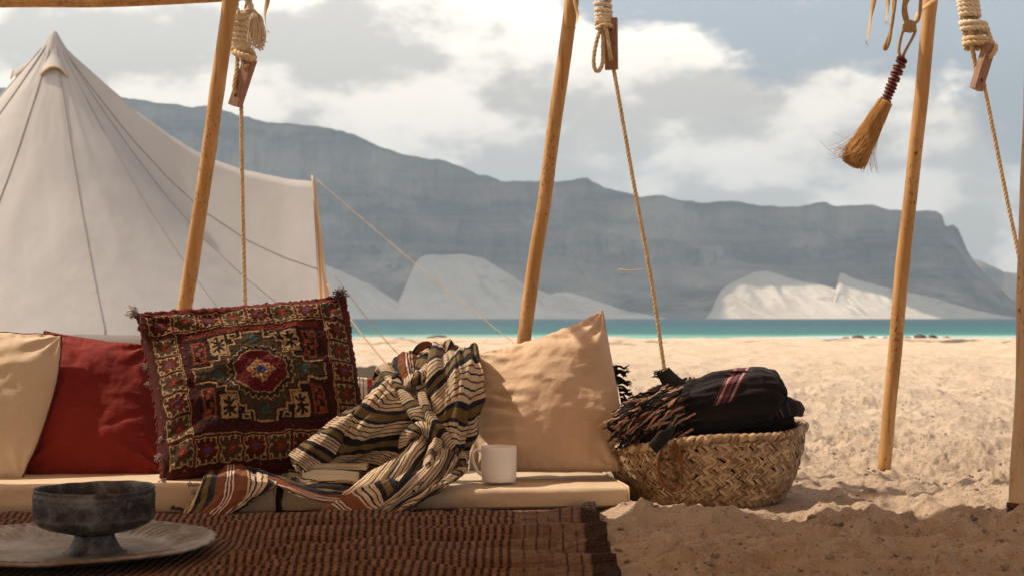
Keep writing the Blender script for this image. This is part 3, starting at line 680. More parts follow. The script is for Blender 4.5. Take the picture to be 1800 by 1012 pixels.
# ------------------------------------------------------------------ bell tent
TY = 13.0; TC = np.array([(95-CX)/F*TY, TY, 0.])
def build_tent():
    e = empty('bell_tent', (TC[0], TY, 0), 'large off white canvas bell tent with a pointed top and vents', 'tent')
    apex = at(95, 62, TY); R = 2.52; hem = .43
    td = math.radians(20); peak = at(549, 318, TY)
    # concave ridge from the apex to the door top, measured in the photograph
    rid = [(95, 60), (112, 78), (130, 96), (155, 119), (180, 141), (235, 189), (300, 237), (360, 273), (430, 299), (500, 314), (549, 318)]
    rid = np.array([[(p[0]-95)/454, (p[1]-60)/258] for p in rid])
    nth, ns = 288, 60
    th = np.linspace(-PI, PI, nth, endpoint=False); s = np.linspace(0.012, 1, ns)
    def edge(t):
        a = abs(t)
        if a < td:
            k = a/td; q = np.array([TC[0]+R*math.cos(td)+(.18 if t < 0 else .02), TY+math.copysign(R*math.sin(td), t), hem]); w = (1-k)
            p = q*(1-w)+peak*w; p[2] += .05*math.sin(PI*w)
            return p
        # between gores the hem sags slightly
        return np.array([TC[0]+R*math.cos(t)+((.18 if t < 0 else .02)*np.exp(-((a-td)/.12)**2)), TY+R*math.sin(t), hem+.012*math.sin(a*12)])
    E = np.array([edge(t) for t in th])
    D = np.exp(-(np.abs(th)/.34)**2)
    x = s[None, :, None]
    base = apex[None, None]+(E[:, None]-apex)*x
    drop_r = np.interp(s, rid[:, 0], rid[:, 1])
    # sag: the door ridge follows the measured curve, the plain gores a shallow one
    zr = apex[2]+(E[:, 2]-apex[2])[:, None]*drop_r[None]
    sag = .03+.05*np.sin(PI*s)
    zc = apex[2]+(E[:, 2]-apex[2])[:, None]*(s+.055*np.sin(PI*s)*(1-.3*s))[None]
    base[:, :, 2] = zr*D[:, None]+zc*(1-D[:, None])
    # gores scallop inward between the seams a little
    g = np.abs(np.sin(th*6.5)); r_in = (1-.012*g[:, None]*np.sin(PI*s)[None])
    base[:, :, :2] = TC[:2]+(base[:, :, :2]-TC[:2])*r_in[..., None]
    base[:, :, 2] += .008*fbm(th[:, None]*6, s[None]*5, 0, 3, 12)
    Fc = gridF(nth, ns); last = np.stack([(nth-1)*ns+np.arange(ns-1), (nth-1)*ns+np.arange(1, ns), np.arange(1, ns), np.arange(ns-1)], 1)
    Fc = np.vstack([Fc, last]); obj('canvas_roof', base.reshape(-1, 3), Fc, M['canvas'], e)
    # side wall below the hem
    w = [i for i in range(nth) if abs(th[i]) >= td]; Ew = E[w]
    # start the wall strip at +td so it is continuous
    order = sorted(w, key=lambda i: th[i] % (2*PI)); Ew = E[order]
    k = np.linspace(0, 1, 8)[None, :, None]
    low = Ew.copy(); low[:, 2] = -.02; low[:, :2] = TC[:2]+(low[:, :2]-TC[:2])*.985
    Wv = Ew[:, None]*(1-k)+low[:, None]*k; Wv[:, :, :2] = TC[:2]+(Wv[:, :, :2]-TC[:2])*.982; 
    ang = np.array([th[i] for i in order]); Wv[:, :, :2] += (np.stack([np.cos(ang), np.sin(ang)], 1)[:, None]*(.02*fbm(ang[:, None]*14, k[0, :, 0][None]*2, 0, 3, 3))[..., None])
    obj('canvas_wall', Wv.reshape(-1, 3), gridF(len(order), 8), M['canvas_sunlit'], e)
    # hem valance hanging a hand's breadth under the roof edge
    k = np.linspace(0, 1, 4)[None, :, None]; lo = Ew.copy(); lo[:, 2] -= .05
    Vv = Ew[:, None]*(1-k)+lo[:, None]*k; Vv[:, :, :2] = TC[:2]+(Vv[:, :, :2]-TC[:2])*1.006
    obj('hem', Vv.reshape(-1, 3), gridF(len(order), 4), M['canvas'], e)
    # seams as thin raised bands over the gores
    for t0 in [(-PI+2*PI*(j+.5)/14) for j in range(14)]+[-td, td]:
        i = int(round((t0+PI)/(2*PI)*nth)) % nth; P = base[i, 1:].copy()
        n = np.array([math.cos(th[i]), math.sin(th[i]), .45]); P = P+n*.004
        mb = MB(); tube(mb, catmull(P, 60), .0045, 6); mb.done('seam', M['seam'], e)
    # door: flaps coloured sunlit orange, folded back each side of the A frame, bellying inward
    for sgn in (-1, 1):
        q = np.array([TC[0]+R*math.cos(td)+(.18 if sgn < 0 else .02), TY+sgn*R*math.sin(td), hem]); foot = np.array([q[0]+(.06 if sgn < 0 else -.02), TY+sgn*.95, -.02])
        mb = MB(); tube(mb, catmull([peak+[0, 0, .05], (peak+foot)/2+[.015, 0, .02], foot], 30), .010, 10); mb.done('door_pole', M['tent_pole'], e)
        a = catmull([peak+[.01, 0, 0], (peak*.55+q*.45)+[.01, 0, .03], q, np.array([q[0]+.05, q[1], -.02])], 40)
        dd = catmull([peak+[.03, .02*sgn, -.02], peak*.55+foot*.45+[.06, .04*sgn, 0], foot+[.08, .0, .43], foot+[.10, -.15*sgn, 0]], 40)
        kk = np.linspace(0, 1, 20)[None, :, None]; S = a[:, None]*(1-kk)+dd[:, None]*kk
        S[:, :, 1] += sgn*.03*np.sin(kk[..., 0]*13+np.linspace(0, 2, 40)[:, None])*np.sin(PI*kk[..., 0])
        obj('door_flap', S.reshape(-1, 3), gridF(40, 20), M['canvas_sunlit'], e)
    # reinforced apex cap
    V, Fc = lathe([(.002, 0.035), (.03, .02), (.055, -.03), (.13, -.16), (.215, -.30), (.225, -.335)], 64, apex, lambda R_, Z_, a: (R_*(1+.03*np.sin(a*7)), Z_))
    obj('apex_cap', V, Fc, M['canvas'], e)
    # vents: hooded little awnings near the top
    for vx, ang, sc_ in ((118, -72, 1), (28, -172, 1.15), (95, 100, 1), (180, 20, .6)):
        a = math.radians(ang); d = np.array([math.cos(a), math.sin(a), 0]); sd = np.array([-d[1], d[0], 0])
        n, m_ = 16, 15; u = np.linspace(0, 1, n)[:, None, None]; v = np.linspace(-1, 1, m_)[None, :, None]
        top = apex+[0, 0, -.10]; wdt = (.03+.09*u)*sc_
        P = top+d*(.05+.25*u+.05*u**2)+sd*v*wdt+np.array([0, 0, 1.])*(-.33*u+(1-v**2)*.085*u*sc_)
        obj('vent_hood', P.reshape(-1, 3), gridF(n, m_), M['canvas'], e)
        mb = MB(); tube(mb, P[-1], .008, 6); mb.done('vent_rim', M['canvas_sunlit'], e)
    mb = MB(); tube(mb, [(TC[0], TY, -.02), (TC[0], TY, apex[2]+.03)], .025, 12); mb.done('centre_pole', M['tent_pole'], e)
    return peak, R
PEAK, TR = build_tent()
def guy(p0, p1, r, label):
    mb = MB(); p0 = np.array(p0, float); p1 = np.array(p1, float); mid = (p0+p1)/2-[0, 0, .03]
    tube(mb, catmull([p0, mid, p1], 24), r, 6); tag(mb.done('guy_rope', M['guy']), label, 'rope', 'tent guy ropes')
def gp(px, py):         # point on flat ground seen at this pixel
    Y = HC*F/(py-CY); return at(px, py, Y)
g1 = gp(997, 690)
guy(PEAK+[.03, 0, .02], at(1010, 686, 10.6), .003, 'long thin orange guy rope running down from the tent door top to the right')
guy(at(575, 500, 12), at(690, 652, 11.2), .006, 'short guy rope slanting to the sand just right of the patterned pillow')
guy(at(585, 480, 12.2), at(716, 640, 12), .004, 'faint thinner guy rope beside the short one behind the striped blanket')
guy(at(560, 560, 11), at(640, 662, 10.4), .007, 'shortest dark guy rope, close against the patterned pillow edge')
def build_plank():
    P = [at(560, 655, 9.6), at(620, 651, 9.5), at(680, 650, 9.45), at(790, 648, 9.3)]
    V = []; 
    for p in catmull(P, 30):
        j = .006*RNG.standard_normal()
        for dy, dz in ((-.06, -.055), (.06, -.055), (.055, .03+j), (-.055, .028+j)): V.append(p+[0, dy, dz])
    V = np.array(V); Fc = gridF(30, 4, True); Fc = np.vstack([Fc, [[0, 1, 2, 3]], [[116, 117, 118, 119]]])
    tag(obj('driftwood_plank', V, Fc, M['plank'], smooth=False), 'dark weathered plank lying on the sand behind the striped blanket', 'plank')
build_plank()

# ================================================================== MATTRESSES
def slab(pts_front, pts_back, z0, z1, label, belly=.006, seed=0):
    """pts: front-left, front-right / back-left, back-right as (x, Y)"""
    fl, fr = np.array(pts_front); bl, br = np.array(pts_back)
    e = empty('mattress', ((fl+fr+bl+br)/4).tolist()+[z0], label, 'mattress', 'cream canvas mattresses')
    n, k = 150, 60
    # section round the slab: front face, top, back face, bottom as a rounded rectangle
    sec = []; r = .016; h = z1-z0
    def arc(cx, cz, a0, a1): return [(cx+r*math.cos(a), cz+r*math.sin(a)) for a in np.linspace(a0, a1, 6)]
    depth = 1.0
    S = arc(r, h-r, PI, PI/2)
    top = [(t, h) for t in np.linspace(r*1.5, -r*1.5, 2)]
    u = np.linspace(0, 1, n); A = fl[None]*(1-u)[:, None]+fr[None]*u[:, None]; B = bl[None]*(1-u)[:, None]+br[None]*u[:, None]
    D = np.linalg.norm(B-A, axis=1)[:, None]; dirv = (B-A)/D
    secs = [(0, r), (0, h*.5), (0, h-r)]+arc(r, h-r, PI, PI/2)[1:]
    sec_front = [(a, b, 0) for a, b in [(0, r*.6)]+[(0, h*q) for q in (.18, .34, .5, .64)]+[(p[0], p[1]) for p in arc(r, h-r, PI, PI/2)]]
    sec_top = [(q, h, 1) for q in np.linspace(.03, .97, 40)]
    sec_back = [(-p[0], p[1], 2) for p in arc(r, h-r, PI/2, PI)][::1]
    rows = []
    for a, b, t in sec_front: rows.append((np.full(n, a), np.full(n, b)))
    for q, b, t in sec_top: rows.append((D[:, 0]*q, np.full(n, b)))
    for p in arc(r, h-r, PI/2, PI): rows.append((D[:, 0]-p[0], np.full(n, p[1])))
    rows.append((D[:, 0], np.full(n, r))); rows.append((D[:, 0]-r, np.full(n, 0.)))
    rows.append((np.full(n, r), np.full(n, 0.)))
    V = []
    for ri, (dd, zz) in enumerate(rows):
        x = A[:, 0]+dirv[:, 0]*dd; y = A[:, 1]+dirv[:, 1]*dd
        bulge = belly*np.sin(PI*np.clip(zz/h, 0, 1))*np.clip(1-dd/.02, 0, 1)
        y = y-bulge-.004*fbm(x*5, zz*30, 0, 3, seed)*(dd < .02)
        z = z0+zz+.004*fbm(x*3.5, y*3.5, 0, 3, seed+2)*sstep(h*.2, h*.95, zz)
        V.append(np.stack([x, y, z], 1))
    V = np.array(V); m_ = len(rows); Fc = gridF(m_, n); wrap = np.stack([(m_-1)*n+np.arange(n-1), (m_-1)*n+np.arange(1, n), np.arange(1, n), np.arange(n-1)], 1)
    Fc = [tuple(f) for f in np.vstack([Fc, wrap])]
    Fc += [tuple(int(i*n) for i in range(m_)), tuple(int(i*n+n-1) for i in range(m_-1, -1, -1))]
    obj('cover', V.reshape(-1, 3), Fc, M['mattress'], e)
    # piped seams along the end edges
    for c in (0, n-1):
        sgn = -1 if c == 0 else 1
        loop = V[:len(sec_front)+41, c]+[sgn*.002, -.001, .001]; mb = MB(); tube(mb, loop, .0035, 6); mb.done('piping', M['piping_cream'], e)
    return e
# right mattress: front edge from the gap to the basket
slab([((500-CX)/F*4.17, 4.17), ((1104-CX)/F*4.28, 4.28)], [((500-CX)/F*4.17-.03, 4.83), ((1104-CX)/F*4.28-.07, 4.88)], -.004, .056, 'long cream mattress under the mug and the beige corner pillow', seed=3)
slab([(-2.6, 4.03), ((484-CX)/F*4.16, 4.15)], [(-2.6, 4.9), ((484-CX)/F*4.16-.02, 4.83)], -.006, .086, 'cream mattress on the left, under the red and the patterned pillow', seed=8)
def strap():
    e = MB(); x0 = (492-CX)/F*4.155
    P = catmull([(x0, 4.145, 0), (x0-.002, 4.14, .03), (x0, 4.145, .062), (x0, 4.2, .070), (x0, 4.5, .066)], 30)
    w = .008; V = np.concatenate([P+[-w, 0, 0], P+[w, 0, 0]]); n = len(P)
    Fc = np.stack([np.arange(n-1), np.arange(1, n), n+np.arange(1, n), n+np.arange(n-1)], 1); o = obj('mattress_strap', V, Fc, M['black_cloth'])
    md = o.modifiers.new('s', 'SOLIDIFY'); md.thickness = .003; tag(o, 'narrow black strap in the gap between the two mattresses', 'strap')
strap()

# ================================================================== RUG
def build_rug():
    nx, ny = 520, 320; x = np.linspace(-2.3, .235, nx); y = np.linspace(2.5, 4.30, ny); X, Y = np.meshgrid(x, y)
    # right-hand edge wanders, cloth ripples run mostly left-right
    sh = .022*fbm(Y*2.2, .3, 0, 3, 2)*sstep(-.6, .2, X); Xr = X+sh
    w = fbm(X*1.1+.6*Y, Y*9.0, 0, 3, 31); rid = 1-np.abs(w)*1.7
    amp = .4+.6*sstep(-1.2, -.3, X)
    wob = .35*fbm(X*2.2, Y*1.2, 0, 2, 90)
    Z = .004+.026*amp*np.maximum(rid, -.1)+.018*amp*np.sin(Y*38+wob*8+X*1.6)*sstep(4.2, 3.9, Y)+.012*fbm(X*1.7, Y*2.1, 0, 2, 36)+.003*fbm(X*22, Y*22, 0, 2, 37)
    tm = 1-sstep(.36, .48, np.hypot(X+1.06, Y-3.42)); Z = Z*(1-tm)+.002*tm
    under = sstep(4.0, 4.12, Y)*sstep(.22, .12, X); Z = Z*(1-.75*under)-.006*under
    # keep it riding on the sand at its right border
    gz = ground_h(Xr.ravel(), Y.ravel()).reshape(X.shape); Z = np.maximum(Z, gz+.007)
    V = np.stack([Xr, Y+.15*Z, Z], -1).reshape(-1, 3)
    o = obj('woven_rug', V, gridF(ny, nx), M['rug'], uv=np.stack([X.ravel(), Y.ravel()], 1))
    md = o.modifiers.new('s', 'SOLIDIFY'); md.thickness = .007; md.offset = -1
    return tag(o, 'rumpled dark brown handwoven rug spread on the sand under the tray', 'rug')
build_rug()

# ================================================================== PILLOWS
def pillow(name, corners, T, label, cat, mats, nu=110, nv=90, pull=(.05, .05, .05, .05), wr=.006, seed=0, extra=None, colf=None, group=None, piping=None, pp=2.4, cornerwr=.006, ridge=.12, pr=.0032, sub=None, part='cover'):
    """corners BL BR TR TL in world space; pull = how far each side (l r b t) bows inward"""
    BL, BR, TR_, TL = [np.array(c) for c in corners]; base = (BL+BR)/2
    e = empty(name, base, label, cat, group)
    nrm = np.cross(BR-BL, TL-BL); nrm /= np.linalg.norm(nrm)
    if nrm[1] > 0: nrm = -nrm                       # face the camera
    # finer sampling towards the rim
    cu = lambda n: np.sin(np.linspace(-PI/2, PI/2, n)*1.0)*.35+np.linspace(-1, 1, n)*.65
    U, W = np.meshgrid(cu(nu), cu(nv))
    def surf(side, U, W):
        pl = np.where(U < 0, pull[0], pull[1]); pb = np.where(W < 0, pull[2], pull[3])
        jit = .006*fbm(U*5, W*5, side*0, 3, seed+50)
        u = U*(1-pl*(1-W**2))+jit; w = W*(1-pb*(1-U**2))+jit
        s = ((u+1)/2)[..., None]; t = ((w+1)/2)[..., None]
        P = (BL*(1-s)+BR*s)*(1-t)+(TL*(1-s)+TR_*s)*t
        au, aw = np.clip(1-np.abs(U)**pp, 0, 1), np.clip(1-np.abs(W)**pp, 0, 1)
        d = T*np.sqrt(au*aw)**1.05*(1+.22*(-W))
        rim = np.minimum(au, aw)
        # creases running in from the four corners
        for k, (cx_, cy_) in enumerate(((-1, -1), (1, -1), (1, 1), (-1, 1))):
            dx, dy = (U-cx_)*-cx_, (W-cy_)*-cy_; rr = np.hypot(dx, dy); a = np.arctan2(dy, dx)
            d = d+cornerwr*np.sin(a*(9+k)+seed+2*fbm(rr*2, a, 0, 2, seed+k))*np.exp(-(rr/.55)**2)*np.clip(rr*3, 0, 1)*(rim > 0)
        # puckers along the seams
        d = d+.25*wr*np.sin(U*46+3*fbm(U*4, 0, 0, 2, seed))*np.exp(-(1-np.abs(W))/.09)*(aw > 0)*(rim > .001)
        d = d+wr*fbm(U*1.5+seed, W*1.8, 0, 3, seed+3)*np.clip(rim*3, 0, 1)+ridge*wr*(1-np.abs(fbm(U*3.5, W*5, 0, 3, seed+13))*2)*np.clip(rim*3, 0, 1)
        if extra is not None and side > 0: d = d+extra(U, W)*np.clip(rim*4, 0, 1)
        return P+nrm*side*d[..., None] if side > 0 else P-nrm*np.maximum(d, 0)[..., None]*.85
    A = surf(1, U, W); B = surf(-1, U, W); nF = nu*nv
    idx = np.arange(nF).reshape(nv, nu); bi = idx+nF; bi[0] = idx[0]; bi[-1] = idx[-1]; bi[:, 0] = idx[:, 0]; bi[:, -1] = idx[:, -1]
    V = np.concatenate([A.reshape(-1, 3), B.reshape(-1, 3)])
    q = lambda I: np.stack([I[:-1, :-1], I[:-1, 1:], I[1:, 1:], I[1:, :-1]], -1).reshape(-1, 4)
    Fc = np.vstack([q(idx), q(bi)[:, ::-1]])
    V[:, 2] = np.maximum(V[:, 2], min(BL[2], BR[2])-.004)
    uv = np.tile(np.stack([(U.ravel()+1)/2, (W.ravel()+1)/2], 1), (2, 1))
    L = np.linalg.norm(BR-BL); Hh = np.linalg.norm(TL-BL); uvm = uv*[Hh, L]; uvm = np.stack([uv[:, 1]*Hh, uv[:, 0]*L], 1)
    col = None
    if colf is not None: col = colf(uv[:, 0], uv[:, 1])
    used = np.unique(Fc); remap = np.full(len(V), -1); remap[used] = np.arange(len(used))
    o = obj(part, V[used], remap[Fc], mats, e, uv=uvm[used], col=None if col is None else col[used])
    rim = np.concatenate([A[0], A[1:, -1], A[-1, ::-1][1:], A[::-1, 0][1:]])
    if piping:
        mb = MB(); tube(mb, rim, pr, 6); mb.done('piping', M[piping], e)
    return e, A, rim
def tuft(parent, p, d, mat, n=26, L=.035, spread=.5, r=.0011, seed=1, name='tassel'):
    rr = np.random.default_rng(seed); mb = MB(); p = np.array(p); d = np.array(d, float); d /= np.linalg.norm(d)
    for k in range(n):
        v = d+spread*rr.standard_normal(3); v /= np.linalg.norm(v); l = L*(.6+.6*rr.random())
        q = [p+.003*rr.standard_normal(3), p+v*l*.5+.004*rr.standard_normal(3), p+v*l+[0, 0, -.006]+.007*rr.standard_normal(3)]
        tube(mb, catmull(q, 6), r*(.8+.5*rr.random()), 4)
    return mb.done(name, M[mat], parent)
ZM, ZL = .060, .088
def on(px, Y, z): return np.array([(px-CX)/F*Y, Y, z])
# left ivory pillow (leans, cut by the frame), red pillow behind it
pillow('pillow', [at(-240, 843, 4.30), at(38, 840, 4.34), at(108, 589, 4.55), at(-215, 575, 4.52)], .075, 'ivory cotton pillow at the left edge of the picture, in front of the red one', 'pillow', M['cushion_ivory'], pull=(.04, -.10, -.02, .0), wr=.010, seed=4, piping='piping_dark', cornerwr=.008)
def red_x(U, W): return .007*np.exp(-((W-.35+.3*(U+.6))/.10)**2)*np.exp(-((U+.55)/.25)**2)-.006*np.exp(-((W+.3-.5*(U-.4))/.06)**2)*np.exp(-((U-.45)/.35)**2)
pillow('pillow', [at(30, 838, 4.42), at(300, 838, 4.45), at(268, 607, 4.68), at(78, 582, 4.66)], .078, 'plain dark red cotton pillow between the ivory and the patterned pillow', 'pillow', M['cushion_red'], pull=(.02, -.03, 0, .035), wr=.010, seed=15, extra=red_x, piping='piping_dark', cornerwr=.010)

# kilim pattern painted knot by knot
def kilim_pattern(s, t):
    Wd, Hg = 232, 200; img = np.zeros((Hg, Wd, 3)); mar, red, olv, cre, rus, blu, tea, drk = (.062, .015, .010), (.17, .030, .020), (.060, .046, .027), (.42, .285, .15), (.26, .065, .03), (.03, .07, .22), (.035, .11, .11), (.022, .013, .012)
    def R(x0, y0, x1, y1, c): img[max(0, int(y0)):max(0, int(y1)), max(0, int(x0)):max(0, int(x1))] = c
    def frame(x0, y0, x1, y1, c, w=2): R(x0, y0, x1, y0+w, c); R(x0, y1-w, x1, y1, c); R(x0, y0, x0+w, y1, c); R(x1-w, y0, x1, y1, c)
    R(0, 0, Wd, Hg, mar); R(0, 0, Wd, 5, (.10, .018, .016)); R(0, Hg-7, Wd, Hg, (.17, .028, .024)); R(0, 0, 4, Hg, (.09, .02, .018)); R(Wd-5, 0, Wd, Hg, (.12, .02, .018))
    def box(x0, y0, w, h, k):
        R(x0, y0, x0+w, y0+h, olv if k % 2 == 0 else mar); frame(x0, y0, x0+w, y0+h, cre, 1)
        for q in np.arange(3, w-4, 7): R(x0+q, y0+1, x0+q+2, y0+4, cre); R(x0+q, y0+h-4, x0+q+2, y0+h-1, cre)
        for q in np.arange(4, h-4, 8): R(x0+1, y0+q, x0+4, y0+q+2, cre); R(x0+w-4, y0+q, x0+w-1, y0+q+2, cre)
        cx, cy = x0+w/2, y0+h/2; R(cx-5, cy-2, cx+6, cy+3, red); R(cx-2, cy-5, cx+3, cy+6, red); R(cx-2, cy-2, cx+2, cy+2, blu if k % 2 else rus)
        for dx, dy in ((-5, -5), (4, -5), (-5, 4), (4, 4)): R(cx+dx, cy+dy, cx+dx+2, cy+dy+2, red)
    bw, bh = 24, 24
    for i in range(8):
        x = 8+i*27.2; box(x, 8, bw, bh-1, i); box(x, Hg-8-bh, bw, bh-1, i+1); R(x+bw+.5, 9, x+bw+2, 31, red); R(x+bw+.5, Hg-31, x+bw+2, Hg-9, red)
    for j in range(5):
        y = 37+j*25.6; box(8, y, bw, 22, j); box(Wd-8-bw, y, bw, 22, j+1)
    frame(33, 33, Wd-33, Hg-34, cre, 1); R(34, 34, Wd-34, Hg-35, (.055, .012, .012)); R(40, Hg-45, Wd-40, Hg-38, red)
    x0, y0, x1, y1 = 42, 45, Wd-42, Hg-44; R(x0, y0, x1, y1, olv); frame(x0, y0, x1, y1, cre, 2)
    # stepped corners
    for fx in (0, 1):
        for fy in (0, 1):
            def RR(a, b, c, d, col):
                xa, xb = (x0+a, x0+c) if not fx else (x1-c, x1-a); ya, yb = (y0+b, y0+d) if not fy else (y1-d, y1-b); R(xa, ya, xb, yb, col)
            steps = [(54, 13), (45, 22), (36, 30), (24, 38), (12, 45)]
            px_, py_ = 58, 0
            prof = [(60, 9), (50, 16), (43, 31), (31, 38), (21, 44)]
            for a, b in prof: RR(0, 0, a+4, b+4, mar)
            for a, b in prof: RR(0, 0, a+2, b+2, cre)
            for a, b in prof: RR(0, 0, a, b, drk)
            RR(3, 4, 21, 40, mar); RR(5, 6, 19, 38, rus); RR(7, 8, 17, 36, drk)
            for q in range(4): RR(8+(q % 2)*4, 9+q*7, 13+(q % 2)*3, 14+q*7, rus)
            RR(24, 3, 42, 30, cre)
            RR(32, 5, 35, 28, drk); RR(26, 14, 40, 17, drk)
            for q in range(5): RR(27+q, 8+q, 30+q, 10+q, drk); RR(38-q, 8+q, 41-q, 10+q, drk); RR(27+q, 23-q, 30+q, 25-q, drk); RR(38-q, 23-q, 41-q, 25-q, drk)
            RR(46, 2, 56, 8, cre); RR(48, 3, 54, 6, drk)
    cx, cy = (x0+x1)/2, (y0+y1)/2
    yy, xx = np.mgrid[0:Hg, 0:Wd]; ax, ay = abs(xx-cx), abs(yy-cy)*1.12
    oc = np.maximum(np.maximum(ax, ay), (ax+ay)*.72); ang = np.arctan2(yy-cy, xx-cx)
    zig = 2.2*np.abs(((ang*14/PI) % 1)*2-1)
    img[(oc < 34+zig*1.8)] = cre; img[(oc < 32.6+zig*1.8)] = (.03, .022, .018); img[oc < 29.5] = cre; img[oc < 28.3] = (.11, .012, .016)
    dm = ax+ay
    chk = ((np.floor((xx-cx+yy-cy)/5)+np.floor((xx-cx-yy+cy)/5)) % 2).astype(bool)
    inn = (dm < 17.5); img[inn & chk] = cre; img[inn & ~chk] = rus; img[dm < 7] = blu; img[dm < 3] = (.10, .03, .09)
    for dx, dy in ((0, 44), (0, -44), (49, 0), (-49, 0)):
        m = np.hypot(xx-cx-dx, yy-cy-dy) < 4.2; img[m] = tea; img[np.hypot(xx-cx-dx, yy-cy-dy) < 1.6] = (.02, .06, .09)
    r = np.random.default_rng(2); img *= (1+.22*r.standard_normal((Hg, Wd, 1))).clip(.5, 1.6); sp = r.random((Hg, Wd)); img[sp < .012] = red; img[(sp > .996)] = cre
    jx = 1.3*fbm(t*30, s*3, 0, 2, 4); jy = 1.3*fbm(s*30, t*3, 0, 2, 5)
    X = np.clip((s*Wd+jx).astype(int), 0, Wd-1); Y = np.clip((t*Hg+jy).astype(int), 0, Hg-1)
    return img[Y, X]
def kil_x(U, W):
    lump = .020*np.exp(-((U+.82)/.16)**2-((W+.80)/.20)**2)-.014*np.exp(-((W+.58-.25*(U+1))/.07)**2)*np.exp(-((U+.85)/.3)**2)
    rr = fbm(U*60, W*50, 0, 2, 71)*.0016
    return lump+rr+.010*np.exp(-((W-.86)/.09)**2)*np.sin(U*5)
ke, KA, krim = pillow('patterned_pillow', [at(285, 848, 4.22), at(650, 815, 4.44), at(606, 522, 4.66), at(240, 551, 4.48)], .102, 'large dark red and brown knotted pile pillow with a medallion pattern', 'pillow', M['kilim'], nu=330, nv=280, pull=(.035, .0, .0, .02), wr=.020, seed=27, extra=kil_x, colf=kilim_pattern, cornerwr=.010, pp=2.8, part='pile_cover')
tuft(ke, at(240, 551, 4.45), (-.6, -.2, .35), 'tuft_grey', 40, .022, .6, .0013, 2)
tuft(ke, at(598, 524, 4.64), (-.2, -.2, .7), 'tuft_dark', 90, .030, .55, .0013, 3)
for k, (px_, py_, Y_) in enumerate(((262, 640, 4.42), (268, 672, 4.40), (290, 770, 4.27), (288, 800, 4.24), (296, 845, 4.18))):
    tuft(ke, at(px_-6, py_, Y_-.01), (-.8, -.3, -.1), 'tuft_grey', 12, .010, .8, .001, 20+k, 'fringe_tuft')
mb = MB()
for i in range(0, len(krim)-1, 3):
    p = krim[i]; q = krim[min(i+4, len(krim)-1)]; tube(mb, catmull([p, (p+q)/2+.0035*RNG.standard_normal(3), q], 4), .0028, 5)
mb.done('bound_edge', simple('bound_edge', (.08, .015, .014), (.20, .05, .04), 120, .95), ke)

# beige pillow with one sharp corner pointing up
def beige_x(U, W):
    m = sstep(-.98, -.72, U)*(1-sstep(-.62, -.18, U))*sstep(-.80, -.55, W)*(1-sstep(.02, .22, W))
    return m*.0085*np.sin(W*27+U*6+1.8*fbm(U*2.5, W*2.5, 0, 3, 8))+.010*np.exp(-((W-.22+.5*(U+.1))/.08)**2)*np.exp(-((U+.1)/.35)**2)*.6-.012*np.exp(-((U+.92)/.06)**2)*sstep(.3, -.3, W)
pillow('pillow', [at(826, 826, 4.50), at(1108, 826, 4.52), at(1060, 545, 4.76), at(838, 622, 4.70)], .088, 'beige cotton pillow with one sharp upper corner, behind the white mug', 'pillow', M['cushion_cream'], pull=(-.03, -.005, -.02, .085), wr=.012, seed=33, extra=beige_x, cornerwr=.008, piping='cushion_cream', pr=.0016)
# dark cushion behind it: only its black fringe shows
de, DA, drim = pillow('pillow', [at(900, 822, 4.78), at(1096, 815, 4.80), at(1086, 640, 4.98), at(905, 650, 4.96)], .05, 'black cushion behind the beige corner pillow, only its fringe showing', 'pillow', M['black_cloth'], nu=50, nv=40, wr=.01, seed=41)
rr = np.random.default_rng(9)
for k in range(16):
    t = k/15; p = at(1080+12*t, 645+62*t, 4.86); d = np.array([.6+.4*rr.random(), -.2, .25-.9*rr.random()]); d /= np.linalg.norm(d)
    mb = MB(); rope_into(mb, catmull([p, p+d*.018+[0, 0, .004], p+d*.036+[0, 0, -.006]], 8), .0042, .018, sides=5)
    for j in range(7): tube(mb, [p+d*.034, p+d*.046+.004*rr.standard_normal(3)], .0009, 4)
    mb.done('fringe_cord', M['black_cloth'], de)
# cushion with red and white stripes behind the blanket
pillow('pillow', [at(600, 800, 4.72), at(790, 800, 4.72), at(780, 664, 4.86), at(604, 660, 4.86)], .06, 'red and white striped cushion mostly hidden behind the striped blanket', 'pillow', M['stripe_rw'], nu=60, nv=50, wr=.008, seed=44)

# ================================================================== STRIPED BLANKET
def patch(mb, ctrl, n, m_, stripe, folds=(), m=0, fine=.0025, seed=0, push=0):
    """ctrl rows x cols of (px, py, Y); stripe(a, b) gives metres across the stripes"""
    C = np.array([[at(*c) for c in row] for row in ctrl])
    A = catmull(C, n); S = catmull(np.swapaxes(A, 0, 1), m_); S = np.swapaxes(S, 0, 1)
    a = np.linspace(0, 1, n)[:, None]; b = np.linspace(0, 1, m_)[None]
    dA = np.gradient(S, axis=0); dB = np.gradient(S, axis=1); nr = np.cross(dB, dA); nr /= np.linalg.norm(nr, axis=2)[..., None]+1e-9
    nr *= np.where(nr[..., 1:2] > 0, -1, 1)
    d = np.zeros((n, m_))
    for amp, fa, fb, ph, wob in folds:
        q = fa*a+fb*b+ph+wob*fbm(a*2.2, b*2.2, 0, 3, seed+int(ph*10))
        s = np.sin(2*PI*q); d += 1.35*amp*(np.sign(s)*np.abs(s)**.8*.5+.5*(1-2*np.abs(np.sin(PI*q))**.7))
    d += fine*fbm(a*9, b*9, 0, 3, seed+2)
    S = S+nr*(d+push)[..., None]
    st = stripe(a, b)+0*a*b
    la = np.cumsum(np.linalg.norm(np.diff(S, axis=1, prepend=S[:, :1]), axis=2), axis=1)
    mb.add(S.reshape(-1, 3), gridF(n, m_), np.stack([la.ravel(), st.ravel()], 1), m); return S
